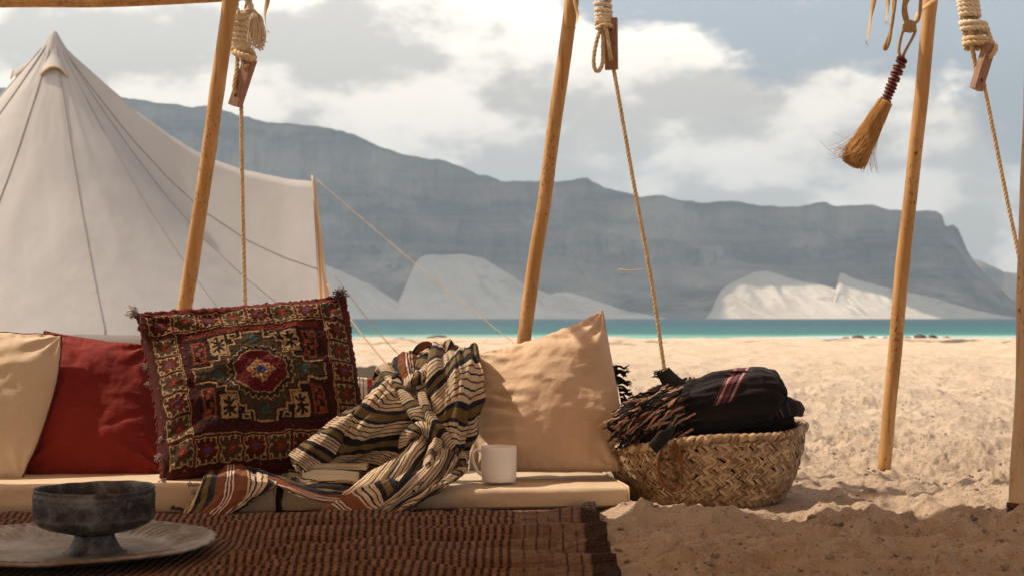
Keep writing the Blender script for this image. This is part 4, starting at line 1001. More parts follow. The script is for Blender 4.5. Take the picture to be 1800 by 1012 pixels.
def roll(mb, pts, r, m=0, seed=0, per=1.0, flat=.75, phase=0):
    P = catmull([at(*p) for p in pts], 90); T, A, B = frames(P); sides = 22; a = np.linspace(0, 2*PI, sides, endpoint=False)
    L = np.r_[0, np.cumsum(np.linalg.norm(np.diff(P, axis=0), axis=1))]
    rr = catmull(np.array(r, float)[:, None], 90)[:, 0]
    R = rr[:, None]*(1+.13*np.cos(3*a+1.0+L[:, None]*14)+.07*np.cos(5*a+seed+L[:, None]*25))+.002*fbm(a[None]*2, L[:, None]*40, 0, 2, seed)
    V = P[:, None]+R[..., None]*(np.cos(a)[None, :, None]*A[:, None]+np.sin(a)[None, :, None]*B[:, None])
    uv = np.stack([np.repeat(0*L, sides)+np.tile(a*.01, 90), np.repeat(L*per+phase, sides)+.012*np.sin(np.tile(a, 90)+seed)], 1)
    V = np.vstack([V.reshape(-1, 3)]); Fc = gridF(90, sides, True); mb.add(V, Fc, uv, m)
def build_blanket():
    e = empty('striped_blanket', at(680, 830, 4.3), 'crumpled blanket with cream, black and olive stripes draped over the mattress', 'blanket')
    b1 = MB()
    # upper right lobe hanging over the pillow
    patch(b1, [[(736, 640, 4.66), (768, 632, 4.72), (806, 632, 4.74), (842, 640, 4.70)],
               [(734, 622, 4.54), (764, 604, 4.58), (804, 612, 4.60), (838, 612, 4.60)],
               [(730, 648, 4.44), (768, 642, 4.42), (808, 644, 4.43), (848, 650, 4.50)],
               [(736, 700, 4.42), (772, 698, 4.37), (814, 704, 4.36), (847, 706, 4.44)],
               [(748, 742, 4.40), (785, 750, 4.33), (818, 760, 4.38), (838, 768, 4.46)],
               [(772, 778, 4.37), (796, 792, 4.30), (812, 804, 4.36), (822, 810, 4.42)]], 200, 150,
          lambda a, b: .30*a+.10*b+.018*np.sin(2*PI*(a*1.2+b*1.1)), [(.010, .5, 2.6, .1, .35), (.006, 1.2, 4.3, .4, .5), (.003, 3, 7, .2, .6)], seed=3)
    # left diagonal lobe
    patch(b1, [[(672, 655, 4.50), (692, 652, 4.48), (716, 662, 4.48), (738, 680, 4.48)],
               [(630, 712, 4.36), (665, 694, 4.33), (705, 705, 4.36), (745, 728, 4.40)],
               [(592, 746, 4.30), (637, 738, 4.28), (690, 748, 4.32), (745, 772, 4.36)],
               [(548, 777, 4.26), (600, 780, 4.27), (657, 790, 4.32), (715, 802, 4.33)],
               [(512, 798, 4.25), (560, 808, 4.28), (622, 812, 4.35), (692, 816, 4.32)],
               [(520, 828, 4.22), (560, 838, 4.27), (622, 834, 4.34), (690, 830, 4.30)]], 190, 170,
          lambda a, b: .30*a+.055*b-.035*a*b*2+.014*np.sin(2*PI*(b*1.1+a*.5)), [(.010, 1.2, 1.9, .3, .35), (.004, 2.2, 4.2, .7, .6), (.0022, 1, 9, .1, .5)], seed=9)
    # left hanging fold of that lobe
    patch(b1, [[(616, 716, 4.36), (634, 712, 4.33), (646, 724, 4.37)], [(575, 745, 4.28), (598, 750, 4.25), (614, 772, 4.31)], [(538, 774, 4.24), (558, 788, 4.21), (580, 808, 4.28)], [(508, 800, 4.22), (524, 814, 4.19), (536, 830, 4.22)]], 100, 60,
          lambda a, b: .24*a+.02*b, [(.004, .6, 1.7, .2, .3)], seed=12)
    # lower front fall over the mattress edge
    S = patch(b1, [[(712, 748, 4.42), (745, 732, 4.40), (778, 742, 4.40), (806, 762, 4.40)],
               [(698, 786, 4.34), (742, 772, 4.30), (784, 778, 4.32), (815, 798, 4.38)],
               [(660, 822, 4.24), (712, 812, 4.20), (768, 818, 4.22), (815, 826, 4.30)],
               [(618, 858, 4.13), (672, 856, 4.09), (730, 856, 4.09), (795, 850, 4.15)],
               [(584, 888, 4.08), (637, 892, 4.05), (692, 893, 4.05), (742, 882, 4.09)],
               [(560, 914, 4.03), (620, 914, 4.00), (664, 916, 4.00), (692, 916, 4.03)]], 200, 190,
          lambda a, b: .30*b+.09*a+.02*np.sin(2*PI*(a*1.0+.1)), [(.012, 1.0, 2.3, .35, .30), (.007, .3, 4.1, .8, .45), (.003, 1.5, 8, .3, .6)], seed=17)
    # spread on the mattress under the book
    patch(b1, [[(505, 826, 4.34), (580, 822, 4.38), (660, 815, 4.46), (740, 815, 4.44)], [(512, 838, 4.24), (580, 842, 4.26), (660, 838, 4.30), (740, 838, 4.28)], [(540, 852, 4.205), (590, 854, 4.20), (650, 856, 4.20), (720, 856, 4.18)]], 60, 120,
          lambda a, b: .16*a+.02*b, [(.003, 1.5, 2.5, .2, .5)], seed=23, push=.004)
    for pts, r, s, ph in (([(664, 668, 4.52), (676, 650, 4.50), (690, 672, 4.44), (712, 702, 4.38), (736, 730, 4.34), (742, 752, 4.36)], [.018, .022, .024, .027, .022, .012], 1, .01),
                      ([(752, 648, 4.46), (736, 664, 4.42), (716, 676, 4.42), (700, 690, 4.42)], [.020, .019, .017, .012], 2, .05),
                      ([(740, 690, 4.38), (752, 726, 4.33), (772, 756, 4.31), (794, 786, 4.32), (812, 806, 4.33), (806, 828, 4.28)], [.014, .016, .017, .017, .016, .010], 3, .03),
                      ([(816, 804, 4.34), (814, 822, 4.31), (795, 838, 4.22), (768, 856, 4.14)], [.010, .015, .013, .008], 5, .06),
                      ([(706, 796, 4.30), (716, 766, 4.30), (742, 752, 4.31), (766, 772, 4.30), (756, 800, 4.24), (746, 836, 4.16), (728, 862, 4.08)], [.010, .017, .020, .018, .014, .012, .008], 6, .02),
                      ([(664, 660, 4.56), (676, 646, 4.56), (696, 648, 4.55), (712, 660, 4.52)], [.010, .016, .016, .012], 8, .04)):
        roll(b1, pts, r, 0, s, 1.0, phase=ph)
    o = b1.done('striped_field', M['stripe'], e); md = o.modifiers.new('s', 'SOLIDIFY'); md.thickness = .003; md.offset = -1
    def fin(b2):
        o = b2.done('end_border', M['stripe_end'], e); md = o.modifiers.new('s', 'SOLIDIFY'); md.thickness = .003; md.offset = -1
    # brown and navy end border, spread over the mattress edge at the left
    b2 = MB(); patch(b2, [[(366, 826, 4.27), (396, 818, 4.27), (432, 820, 4.26), (484, 846, 4.24)],
               [(352, 850, 4.10), (388, 846, 4.09), (434, 846, 4.09), (486, 854, 4.12)],
               [(336, 882, 4.05), (378, 880, 4.03), (424, 876, 4.03), (460, 870, 4.07)],
               [(318, 906, 4.02), (350, 910, 3.99), (386, 910, 3.99), (412, 900, 4.02)]], 110, 130,
          lambda a, b: -.02+.165*b-.02*a*(1-b), [(.005, .4, 1.6, .2, .3), (.0015, 1, 5, .5, .4)], seed=31)
    fin(b2)
    b2 = MB(); patch(b2, [[(402, 822, 4.24), (405, 832, 4.20)], [(440, 822, 4.22), (440, 840, 4.17)], [(480, 832, 4.20), (484, 852, 4.14)], [(520, 846, 4.17), (520, 866, 4.10)], [(565, 858, 4.13), (568, 880, 4.07)], [(612, 862, 4.11), (618, 886, 4.05)], [(660, 858, 4.12), (662, 882, 4.08)]], 150, 40,
          lambda a, b: -.006+.075*b+.004*np.sin(8*a), [(.005, 1.2, 1.4, .1, .4)], seed=37)
    fin(b2)
    b2 = MB(); patch(b2, [[(682, 842, 4.14), (700, 852, 4.12), (716, 868, 4.10)], [(630, 866, 4.09), (652, 876, 4.06), (672, 892, 4.05)], [(584, 888, 4.05), (610, 898, 4.02), (646, 912, 4.01)], [(556, 914, 4.00), (598, 920, 3.98), (660, 922, 3.98)]], 90, 60,
          lambda a, b: .150-.150*a+.03*b*(1-a), [(.004, .8, 1.3, .3, .3)], seed=39, push=.012)
    fin(b2)
    b2 = MB(); patch(b2, [[(690, 634, 4.53), (702, 622, 4.52), (722, 618, 4.53), (744, 618, 4.55)], [(688, 652, 4.50), (704, 644, 4.47), (724, 640, 4.48), (744, 640, 4.50)], [(700, 684, 4.47), (712, 672, 4.43), (728, 664, 4.44), (744, 658, 4.47)]], 60, 70,
          lambda a, b: -.008+.10*b, [(.003, .2, 1.5, .2, .2)], seed=43)
    fin(b2)
    b2 = MB(); roll(b2, [(722, 626, 4.54), (736, 612, 4.52), (750, 605, 4.52), (758, 612, 4.54)], [.006, .011, .011, .006], 0, 7, .25, phase=.0)
    fin(b2)
    # knotted fringe ends
    for k, (p, d) in enumerate((((352, 852, 4.10), (-.9, -.2, .05)), ((360, 858, 4.09), (-.9, -.3, -.3)), ((322, 896, 4.01), (-.9, -.1, .25)))):
        P0 = at(*p); d = np.array(d); mb = MB(); rope_into(mb, catmull([P0, P0+d*.012+[0, 0, .003], P0+d*.024+[0, 0, -.002]], 8), .0045, .016, sides=6)
        for j in range(26): tube(mb, [P0+d*.022, P0+d*.034+.004*RNG.standard_normal(3)], .0013, 4)
        mb.done('fringe_tassel', M['tuft_dark' if k == 2 else 'tuft_grey'], e)
build_blanket()

# ================================================================== BOOK
def build_book():
    e = empty('book', at(585, 838, 4.34), 'thick old paperback lying fanned open on the blanket in front of the patterned pillow', 'book')
    x0, x1 = (533-CX)/F*4.25, (632-CX)/F*4.25; y0, y1 = 4.225, 4.33; zb, zt = .082, .116
    def block(name, x0, x1, y0, y1, zb, zt, mat, warp, n=40):
        # a page block whose fore edge shows its leaves: many thin steps
        k = 22; u = np.linspace(0, 1, n); rows = []
        for j in range(k+1):
            t = j/k; off = .0016*(j % 2)+.0012*RNG.random(); rows.append(np.stack([x0+(x1-x0)*u, np.full(n, y0+off)+.004*np.sin(u*PI), zb+(zt-zb)*t+warp(u, t)], 1))
        for q in np.linspace(.1, 1, 8): rows.append(np.stack([x0+(x1-x0)*u, y0+(y1-y0)*q+0*u, zt+warp(u, 1)-.002*q+0*u], 1))
        rows.append(np.stack([x0+(x1-x0)*u, y1+0*u, zb+0*u], 1))
        V = np.array(rows); m_ = len(rows); Fc = gridF(m_, n); wrap = np.stack([(m_-1)*n+np.arange(n-1), (m_-1)*n+np.arange(1, n), np.arange(1, n), np.arange(n-1)], 1)
        Fc = [tuple(f) for f in np.vstack([Fc, wrap])]+[tuple(int(i*n) for i in range(m_)), tuple(int(i*n+n-1) for i in range(m_-1, -1, -1))]
        return obj(name, V.reshape(-1, 3), Fc, mat, e, smooth=False)
    block('page_block', x0, x1, y0, y1, zb, zt, M['paper'], lambda u, t: .004*np.sin(u*PI*1.1)*t-.004*u*t)
    block('raised_pages', x0+.004, x1+.018, y0-.006, y1, zt+.006, zt+.0135, M['paper'], lambda u, t: .004*np.sin(u*PI*.9)-.003*u+.003*np.sin(u*7)*t)
    u = np.linspace(0, 1, 30)
    for k in range(3):
        A = np.stack([x0+.002+(x1-x0+.02)*u, y0-.004+.006*k+.004*np.sin(u*5+k), zt+.0045+.003*k*u+.005*np.sin(u*4+k*1.3)*.6], 1); B = A.copy(); B[:, 1] = y1; B[:, 2] -= .003
        o = obj('loose_page', np.vstack([A, B]), np.stack([np.arange(29), np.arange(1, 30), 30+np.arange(1, 30), 30+np.arange(29)], 1), M['paper'], e)
        md = o.modifiers.new('s', 'SOLIDIFY'); md.thickness = .0006
    V = np.array([(x0-.003, y0-.003, zb-.003), (x1+.003, y0-.003, zb-.003), (x1+.003, y1, zb-.003), (x0-.003, y1, zb-.003)]); V = np.vstack([V, V+[0, 0, .0025]])
    obj('back_cover', V, [(3, 2, 1, 0), (4, 5, 6, 7), (0, 1, 5, 4), (1, 2, 6, 5), (2, 3, 7, 6), (3, 0, 4, 7)], M['cushion_cream'], e, smooth=False)
build_book()

# ================================================================== MUG
def build_mug():
    Y = 4.39; c = np.array([(877-CX)/F*Y, Y, ZM+.003]); e = empty('mug', c, 'plain white ceramic mug standing on the mattress by the beige pillow', 'mug')
    V, Fc = lathe([(.0005, .004), (.044, .004), (.048, .0), (.0515, .003), (.053, .008), (.0545, .02), (.0552, .06), (.0555, .108), (.0545, .1105), (.0525, .109), (.0515, .10), (.051, .02), (.046, .010), (.0005, .009)], 72, c)
    o = obj('body', V, Fc, M['mug'], e)
    md = o.modifiers.new('b', 'SUBSURF'); md.levels = md.render_levels = 1
    P = catmull([c+[-.051, -.008, .092], c+[-.066, -.012, .101], c+[-.080, -.015, .090], c+[-.078, -.015, .062], c+[-.064, -.012, .032], c+[-.050, -.008, .020]], 40)
    mb = MB(); T, A, B = frames(P); a = np.linspace(0, 2*PI, 14, endpoint=False)
    V = P[:, None]+.0052*np.cos(a)[None, :, None]*A[:, None]+.0075*np.sin(a)[None, :, None]*B[:, None]
    # make the wide side face sideways (y)
    Nn = np.cross(T, [0, 1, 0]); V = P[:, None]+.0048*np.cos(a)[None, :, None]*Nn[:, None]+.0085*np.sin(a)[None, :, None]*np.array([0, 1, 0])
    mb.add(V.reshape(-1, 3), gridF(40, 14, True)); mb.done('handle', M['mug'], e)
build_mug()

# ================================================================== TRAY AND BOWL
def build_tray():
    Y = 3.40; c = np.array([(126-CX)/F*Y, Y, .012]); e = empty('tray', c, 'round aged metal tray with a fluted rim on the rug at lower left', 'tray')
    def flute(R_, Z_, a):
        k = sstep(.225, .25, R_)*(1-sstep(.318, .328, R_)); sc2 = sstep(.30, .335, R_)
        return R_*(1+.006*np.sin(a*36)*sc2), Z_+.0038*np.sin(a*72)*k+.0015*np.sin(a*5)*sstep(.2, .33, R_)
    V, Fc = lathe([(.0005, .002), (.10, .002), (.20, .002), (.222, .003), (.228, .006), (.235, .008), (.25, .013), (.27, .018), (.29, .0215), (.31, .024), (.322, .025), (.328, .0285), (.334, .029), (.338, .026), (.337, .022), (.325, .018), (.29, .013), (.23, -.003), (.12, -.004), (.0005, -.004)], 384, c, flute)
    obj('dish', V, Fc, M['tray'], e)
    Y = 3.36; b = np.array([(166-CX)/F*Y, Y, .0145]); e = empty('footed_bowl', b, 'dark patinated metal bowl on a flared foot standing on the tray', 'bowl')
    wob = lambda R_, Z_, a: (R_*(1+.006*np.sin(a*2+.5)+.002*np.sin(a*7)), Z_+.0018*np.sin(a*2)*(Z_ > .1)+.0006*np.sin(a*11+1))
    V, Fc = lathe([(.0005, .060), (.07, .062), (.105, .068), (.128, .082), (.1335, .10), (.134, .135), (.1325, .150), (.134, .1535), (.1375, .1545), (.1385, .150), (.1365, .1455), (.1375, .142), (.1395, .139), (.139, .132), (.1385, .128), (.1392, .125), (.1385, .121), (.139, .092), (.1378, .089), (.139, .086), (.1365, .080), (.127, .070), (.105, .060), (.075, .052), (.050, .047), (.044, .042), (.0005, .042)], 128, b, wob)
    obj('cup', V, Fc, M['bowl'], e)
    V, Fc = lathe([(.043, .048), (.046, .042), (.047, .036), (.052, .024), (.060, .010), (.066, .004), (.0735, .002), (.0735, -.002), (.060, -.0022), (.0005, -.0022)], 96, b, lambda R_, Z_, a: (R_*(1+.01*np.sin(a*3)), Z_))
    obj('foot', V, Fc, M['bowl'], e)
build_tray()

# ================================================================== BASKET
BC = np.array([.628, 4.62]); 
def bprof(h):    # radius as a function of relative height
    return .250+.072*np.sin(np.clip(h, 0, 1)*PI*.5)**.85-.006*h
def bpos(th, h, out=0):
    # the rim dips at the front left and rises to the right, walls sag a little
    H = .200+.026*np.cos(th+.35)-.014*np.exp(-((((th+2.35+PI) % (2*PI))-PI)/.5)**2)+.008*np.sin(3*th+1)
    r = bprof(h)*(1+.018*np.sin(2*th+.6)*h+.010*np.sin(5*th))+out
    return np.stack([BC[0]+r*np.cos(th), BC[1]+r*np.sin(th), -.010+H*h+.012*np.cos(th)*(1-h)*0+0*th], -1)
def build_basket():
    e = empty('woven_basket', (BC[0], BC[1], 0), 'round braided palm leaf basket full of dark textiles on the sand', 'basket')
    th = np.linspace(0, 2*PI, 120, endpoint=False)[None]; h = np.linspace(0, 1, 14)[:, None]
    V = bpos(th+0*h, h+0*th, -.010); obj('gap_shell', V.reshape(-1, 3), gridF(14, 120, True), M['basket_dark'], e)  # added shell behind the strips, shade of the gaps in its colour
    a = np.linspace(0, 2*PI, 64, endpoint=False); V = np.vstack([bpos(a, 0*a, -.008)+[0, 0, .004], [[BC[0], BC[1], -.004]]]); obj('bottom', V, [(i, (i+1) % 64, 64) for i in range(64)], M['basket_dark'], e)
    # one plump leaf strip, bevelled, long axis x
    nx, ny = 7, 5; u = np.linspace(-1, 1, nx)[None]; w = np.linspace(-1, 1, ny)[:, None]
    L0, W0 = .0195, .0062
    X = u*L0+0*w; Zz = w*W0*(1-.22*u**2)+0*u; Yo = -.0034*(1-u**4)**.8*(1-.45*w**2)+0*u+.0006*np.cos(w*9)
    Vt = np.stack([X, Yo, Zz], -1).reshape(-1, 3); Vb = Vt.copy(); Vb[:, 1] = .004
    Fs = gridF(ny, nx); per = [0*nx+i for i in range(nx)]+[j*nx+nx-1 for j in range(1, ny)]+[(ny-1)*nx+i for i in range(nx-2, -1, -1)]+[j*nx for j in range(ny-2, 0, -1)]
    side = [(per[i], per[(i+1) % len(per)], per[(i+1) % len(per)]+nx*ny, per[i]+nx*ny) for i in range(len(per))]
    Fs = np.vstack([Fs, side]); meshes = []
    for k in range(6):
        r = np.random.default_rng(k); v = np.vstack([Vt, Vb]); v = v*[1+.1*r.random(), 1+.3*r.random(), .85+.3*r.random()]; v[:, 2] += .0015*np.sin(v[:, 0]*140+k); me = raw_mesh('palm_strip', v, Fs); me.materials.append(M['palm']); meshes.append(me)
    rows = 12; cnt = 104; cand = []
    for i in range(rows):
        hh = (i+.55)/(rows+.35)
        for j in range(cnt):
            t = 2*PI*(j+.5*(i % 2)*1.0)/cnt+.01*RNG.standard_normal(); P = bpos(np.array(t), np.array(hh+.006*RNG.standard_normal()))
            P1 = bpos(np.array(t), np.array(hh+.04)); up = P1-P; up /= np.linalg.norm(up); tan = np.array([-math.sin(t), math.cos(t), 0]); outw = np.cross(tan, up); outw /= np.linalg.norm(outw)
            sl = (1 if i % 2 else -1)*math.radians(40+5*RNG.standard_normal()); ax = tan*math.cos(sl)+up*math.sin(sl); az = np.cross(ax, -outw)*1.0
            tilt = .22*RNG.standard_normal()
            cand.append((P, ax, outw, az, t, i, tilt))
    def matx(P, ax, outw, az, tilt, s=1.0):
        x = Vector(ax).normalized(); y = -Vector(outw).normalized(); z = x.cross(y).normalized(); Mx = Matrix((x, y, z)).transposed().to_4x4(); Mx.translation = Vector(P)
        return Mx @ Matrix.Rotation(tilt, 4, 'X') @ Matrix.Rotation(-.13, 4, 'Z')
    def score(c): return -(c[2][1])+.03*c[5]/rows       # facing the camera
    cand.sort(key=score, reverse=True)
    for k, c in enumerate(cand[:300]):
        inst('palm_strip', meshes[k % 6], matx(*c[:4], c[6]), e)
    mb = MB(); base = np.vstack([Vt, Vb])
    for k, c in enumerate(cand[300:]):
        Mx = np.array(matx(*c[:4], c[6])); mb.add(base@Mx[:3, :3].T+Mx[:3, 3], Fs)
    o = mb.done('palm_weave', M['palm'], e); o['kind'] = 'stuff'
    # twisted rim: a core wrapped by broad leaf turns
    t = np.linspace(0, 2*PI, 400); core = bpos(t, np.full(400, 1.0)); mb = MB(); tube(mb, core, .0115, 10); mb.done('rim_core', M['palm'], e)
    for k in range(74):
        t0 = 2*PI*k/74; tt = np.linspace(0, 1, 16); th_ = t0+tt*.13; C = bpos(th_, np.full(16, 1.0)); ph = tt*2*PI*.93+1.9
        o_ = np.stack([np.cos(th_), np.sin(th_), 0*th_], 1); Q = C+o_*np.cos(ph)[:, None]*.0135+np.array([0, 0, 1])[None]*np.sin(ph)[:, None]*.0135
        T = np.gradient(Q, axis=0); tn = np.stack([-np.sin(th_), np.cos(th_), 0*th_], 1); wv = .0095*(1+.15*RNG.standard_normal())
        nrm = Q-C; nrm /= np.linalg.norm(nrm, axis=1)[:, None]
        V = np.stack([Q-tn*wv, Q-tn*wv*.4+nrm*.002, Q+tn*wv*.4+nrm*.002, Q+tn*wv], 1).reshape(-1, 3); obj('rim_wrap', V, gridF(16, 4), M['palm'], e)
    # coir handle loop and its lashing on the front left
    def bp(th, h, out): return bpos(np.array(th), np.array(h), out)
    f = -2.02
    mb = MB()
    for q in range(2): rope_into(mb, catmull([bp(f-.09, .93, .018), bp(f-.13, .70, .022), bp(f-.12, .42, .022), bp(f-.03, .26, .026), bp(f+.07, .34, .026), bp(f+.09, .62, .024), bp(f+.04+.03*q, .92, .018)], 60)+.002*q, .0048, .022)
    mb.done('handle', M['rope_brown'], e)
    for ff, hs in ((f+.02, (.98, .85, .72)),):
        mb = MB(); 
        for q in range(5): rope_into(mb, catmull([bp(ff-.03+.02*q, hs[0], .012), bp(ff+.01*q-.02, hs[1], .017), bp(ff+.015*RNG.standard_normal(), hs[2], .010)], 16), .0032, .014, sides=5)
        mb.done('lashing', M['rope_brown'], e)
    mb = MB(); rr = np.random.default_rng(4)
    for k in range(260):       # stray coir hairs around the handle
        t0 = f+.09*rr.standard_normal(); h0 = np.clip(.62+.22*rr.standard_normal(), .15, .98); p = bp(t0, h0, .012); d = np.array([.5*rr.standard_normal(), -.5-abs(rr.standard_normal())*.4, rr.standard_normal()*.7-.3]); d *= .010+.012*rr.random()
        tube(mb, catmull([p, p+d*.6+.002*rr.standard_normal(3), p+d+.004*rr.standard_normal(3)], 5), .0005, 3)
    for k in range(60):
        t0 = PI+.35*rr.standard_normal(); p = bp(t0, .85+.2*rr.random(), .008); d = np.array([-1, -.3, .4*rr.standard_normal()])*(.012+.012*rr.random()); tube(mb, [p, p+d*.5+.001*rr.standard_normal(3), p+d+.003*rr.standard_normal(3)], .00045, 3)
    o = mb.done('coir_hair', M['rope_brown'], e); o['kind'] = 'stuff'
build_basket()

# ------------------------------------------------------------------ textiles in the basket
def emb_mat():
    m, nt, b = newmat('black_wool_embroidered'); g = G(nt); t = g.n('ShaderNodeTexCoord'); sx = g.n('ShaderNodeSeparateXYZ'); g.l(t.outputs['UV'], sx.inputs[0]); U, W = sx.outputs['X'], sx.outputs['Y']
    v = g.coord(); fine = g.noise(v, 600, 2, .7); c = g.mix(g.range(fine, .3, .7), (.011, .010, .011), (.026, .022, .022))
    inb = g.m('MULTIPLY', g.range(U, .478, .480), g.range(U, .592, .590))
    inb = g.m('MULTIPLY', inb, g.range(W, .52, .54))
    z = g.m('PINGPONG', g.m('MULTIPLY', W, 60), 1)
    col1 = g.ramp(g.range(U, .478, .582), [(0, (.34, .07, .08)), (.07, (.03, .02, .03)), (.14, (.50, .36, .33)), (.27, (.30, .05, .08)), (.36, (.03, .02, .04)), (.42, (.24, .07, .10)), (.60, (.08, .04, .08)), (.68, (.03, .02, .03)), (.74, (.50, .36, .33)), (.86, (.30, .05, .08)), (.93, (.03, .02, .03))], 'CONSTANT')
    zz = g.m('GREATER_THAN', g.m('FRACT', g.m('ADD', g.m('MULTIPLY', z, .9), g.m('MULTIPLY', U, 55))), .42)
    c = g.mix(g.m('MULTIPLY', inb, g.range(zz, 0, 1, .15, .95)), c, col1)
    g.l(c, b.inputs['Base Color']); b.inputs['Roughness'].default_value = .95; b.inputs['Specular IOR Level'].default_value = .1; b.inputs['Sheen Weight'].default_value = .06
    n = g.bump(g.noise(v, 26, 5, .55, .8), .5, .010); g.l(g.bump(fine, .6, .0012, n), b.inputs['Normal']); return m
M['embroidery'] = emb_mat()
def build_textiles():
    e = empty('black_blanket', (BC[0], BC[1]-.02, .2), 'folded black blanket with a pink embroidered band and long twisted fringe, in the basket', 'blanket')
    # main roll: sections along x; top line and thickness follow the photograph
    top = [(1128, 716), (1160, 690), (1190, 672), (1225, 668), (1262, 658), (1300, 650), (1335, 649), (1360, 659), (1374, 682), (1376, 700)]
    bot = [(1150, 775), (1170, 785), (1195, 782), (1225, 770), (1262, 762), (1300, 757), (1335, 750), (1352, 742), (1366, 724), (1372, 708)]
    k = len(top); Yc = 4.55; n, sd = 150, 96
    tp = catmull(np.array(top, float), n); bt = catmull(np.array(bot, float), n); u = np.linspace(0, 1, n)
    a = np.linspace(0, 2*PI, sd, endpoint=False)
    hy = .115*np.sin(PI*np.clip(.12+u*.80, 0, 1))**.5
    Ct = np.array([at(p[0], p[1], Yc) for p in tp]); Cb = np.array([at(p[0], p[1], Yc-.05) for p in bt]); C = (Ct+Cb)/2; Hv = (Ct-Cb)/2
    ca, sa = np.cos(a), np.sin(a); fy = -np.sign(ca)*np.abs(ca)**.8; fz = np.sign(sa)*np.abs(sa)**.75
    V = C[:, None]+Hv[:, None]*fz[None, :, None]+np.array([0, 1, 0])*(hy[:, None]*fy[None])[..., None]*-1
    V[:, :, 1] = C[:, None, 1]+hy[:, None]*(-ca)[None]
    # two lobes: a crease along the front where the top fold ends, plus soft wrinkles
    cr = np.exp(-((a[None]-(.30-.55*u[:, None]))/.16)**2); d = -.018*cr*sstep(.1, .35, u)[:, None]+.012*np.exp(-((a[None]+.15+.45*u[:, None])/.35)**2)*sstep(.2, .5, u)[:, None]
    a_ = (a[None]+PI) % (2*PI)-PI; cr = np.exp(-((a_-(.15-.35*u[:, None]))/.15)**2); d = -.020*cr*sstep(.1, .35, u)[:, None]
    d += .009*fbm(u[:, None]*5, np.cos(a_)*2+a_, 0, 4, 5)+.007*(1-2*np.abs(fbm(u[:, None]*2.5+a_*.8, a_*3.2, 0, 3, 15)))+.005*np.sin(26*u[:, None]+5*a_)*sstep(.62, .92, u)[:, None]*np.exp(-((a_-.5)/.8)**2)
    rad = V-C[:, None]; rad /= np.linalg.norm(rad, axis=2)[..., None]+1e-9; V = V+rad*d[..., None]
    V[0] = C[0]+(V[0]-C[0])*.25; V[-1] = C[-1]+(V[-1]-C[-1])*.2
    uv = np.stack([np.repeat(u, sd)-.08*np.tile((a+PI) % (2*PI)-PI, n)+.09, .5+.5*np.tile(np.sin(a), n)+0*np.repeat(u, sd)], 1)
    uv[:, 1] = np.tile(.5+.5*np.sin(a), n); front = np.tile(np.cos(a), n) > -.3; uv[:, 1] = np.where(front, uv[:, 1], 0)
    obj('folded_body', V.reshape(-1, 3), gridF(n, sd, True), M['embroidery'], e, uv=uv)
    # layered fold edges round the right end
    for k in range(4):
        s_ = 1-.13*k; cpx, cpy = 1322, 700; pts = []
        for q in np.linspace(-.55, .62, 12)*PI*.9:
            pts.append(at(cpx+(56-5*k)*math.cos(q)*1.0, cpy-(48-9*k)*math.sin(q), Yc-.085+.018*k))
        P = catmull(np.array(pts), 50); D = np.stack([P+[-.085, .02, -.004*np.cos(k)], P+[-.03, .004, 0], P, P+[-.004, .012, 0]], 1)
        o = obj('fold_layer', D.reshape(-1, 3), gridF(50, 4), M['black_cloth'], e); md = o.modifiers.new('s', 'SOLIDIFY'); md.thickness = .0035
    mb = MB(); pts = [at(1322+57.5*math.cos(q), 700-49*math.sin(q), Yc-.087) for q in np.linspace(-.3, 1.6, 14)]; tube(mb, catmull(np.array(pts), 60), .0016, 6); mb.done('hem_thread', M['tuft_grey'], e)
    # cloth core behind the fringe
    P = [at(1100, 760, 4.46), at(1120, 742, 4.50), at(1150, 728, 4.52), at(1190, 715, 4.53)]; mb = MB(); tube(mb, catmull(P, 40), catmull(np.array([[.02], [.035], [.048], [.055]]), 40)[:, 0], 24); mb.done('rolled_core', M['black_cloth'], e)
    # scroll of the rolled edge at far left
    for k in range(4):
        q = np.linspace(.45, 1.62, 14)*PI; r_ = 26-6*k; P = catmull(np.array([at(1096+r_*1.15*math.cos(t), 748-r_*.62*math.sin(t), 4.40+.006*k) for t in q]), 40)
        D = np.stack([P, P+[.01, .06, .0]], 1); o = obj('scroll_layer', D.reshape(-1, 3), gridF(40, 2), M['brown_felt'], e); md = o.modifiers.new('s', 'SOLIDIFY'); md.thickness = .004
    # fringe cords: twisted, knotted, lying over one another down to the left
    rr = np.random.default_rng(12); kinds = []
    mats = ['black_cloth', 'black_cloth', 'tuft_pink', 'black_cloth', 'tuft_dark']
    for k in range(275):
        t = rr.random(); w = rr.random()**.8
        # root along the cloth edge, flowing left and down
        px0 = 1200-100*w+8*rr.standard_normal(); ptop = np.interp(px0, [1080, 1110, 1150, 1200], [738, 704, 678, 668]); pbot = np.interp(px0, [1080, 1120, 1160, 1205], [752, 768, 782, 776])
        py0 = ptop+(pbot-ptop)*t; Yf = 4.44-.045*math.sin(PI*min(1, t*1.1))+.06*(1-t)*(t < .15); Yf -= .012*rr.random()
        dpx = -(12+14*rr.random()); dpy = 4+24*rr.random()*(t+.45)
        p = [at(px0+14, py0-7, Yf+.012), at(px0, py0, Yf-.006), at(px0+dpx*.55, py0+dpy*.5, Yf-.010), at(px0+dpx, py0+dpy, Yf+.002)]
        P = catmull(p, 10)+.0012*rr.standard_normal((10, 3))
        zmin = .165; P[:, 2] = np.maximum(P[:, 2], zmin)
        mb = MB(); rope_into(mb, P, .0031+.0012*rr.random(), .015, sides=5, rough=.15); 
        mt = mats[rr.integers(5)] if .18 < t < .85 else mats[rr.integers(3)]
        c = P[-1]; 
        for j in range(4): tube(mb, [c, c+np.array([-.008, -.002, -.004])+.004*rr.standard_normal(3)], .0012, 4)
        mb.done('fringe_cord', M[mt], e)
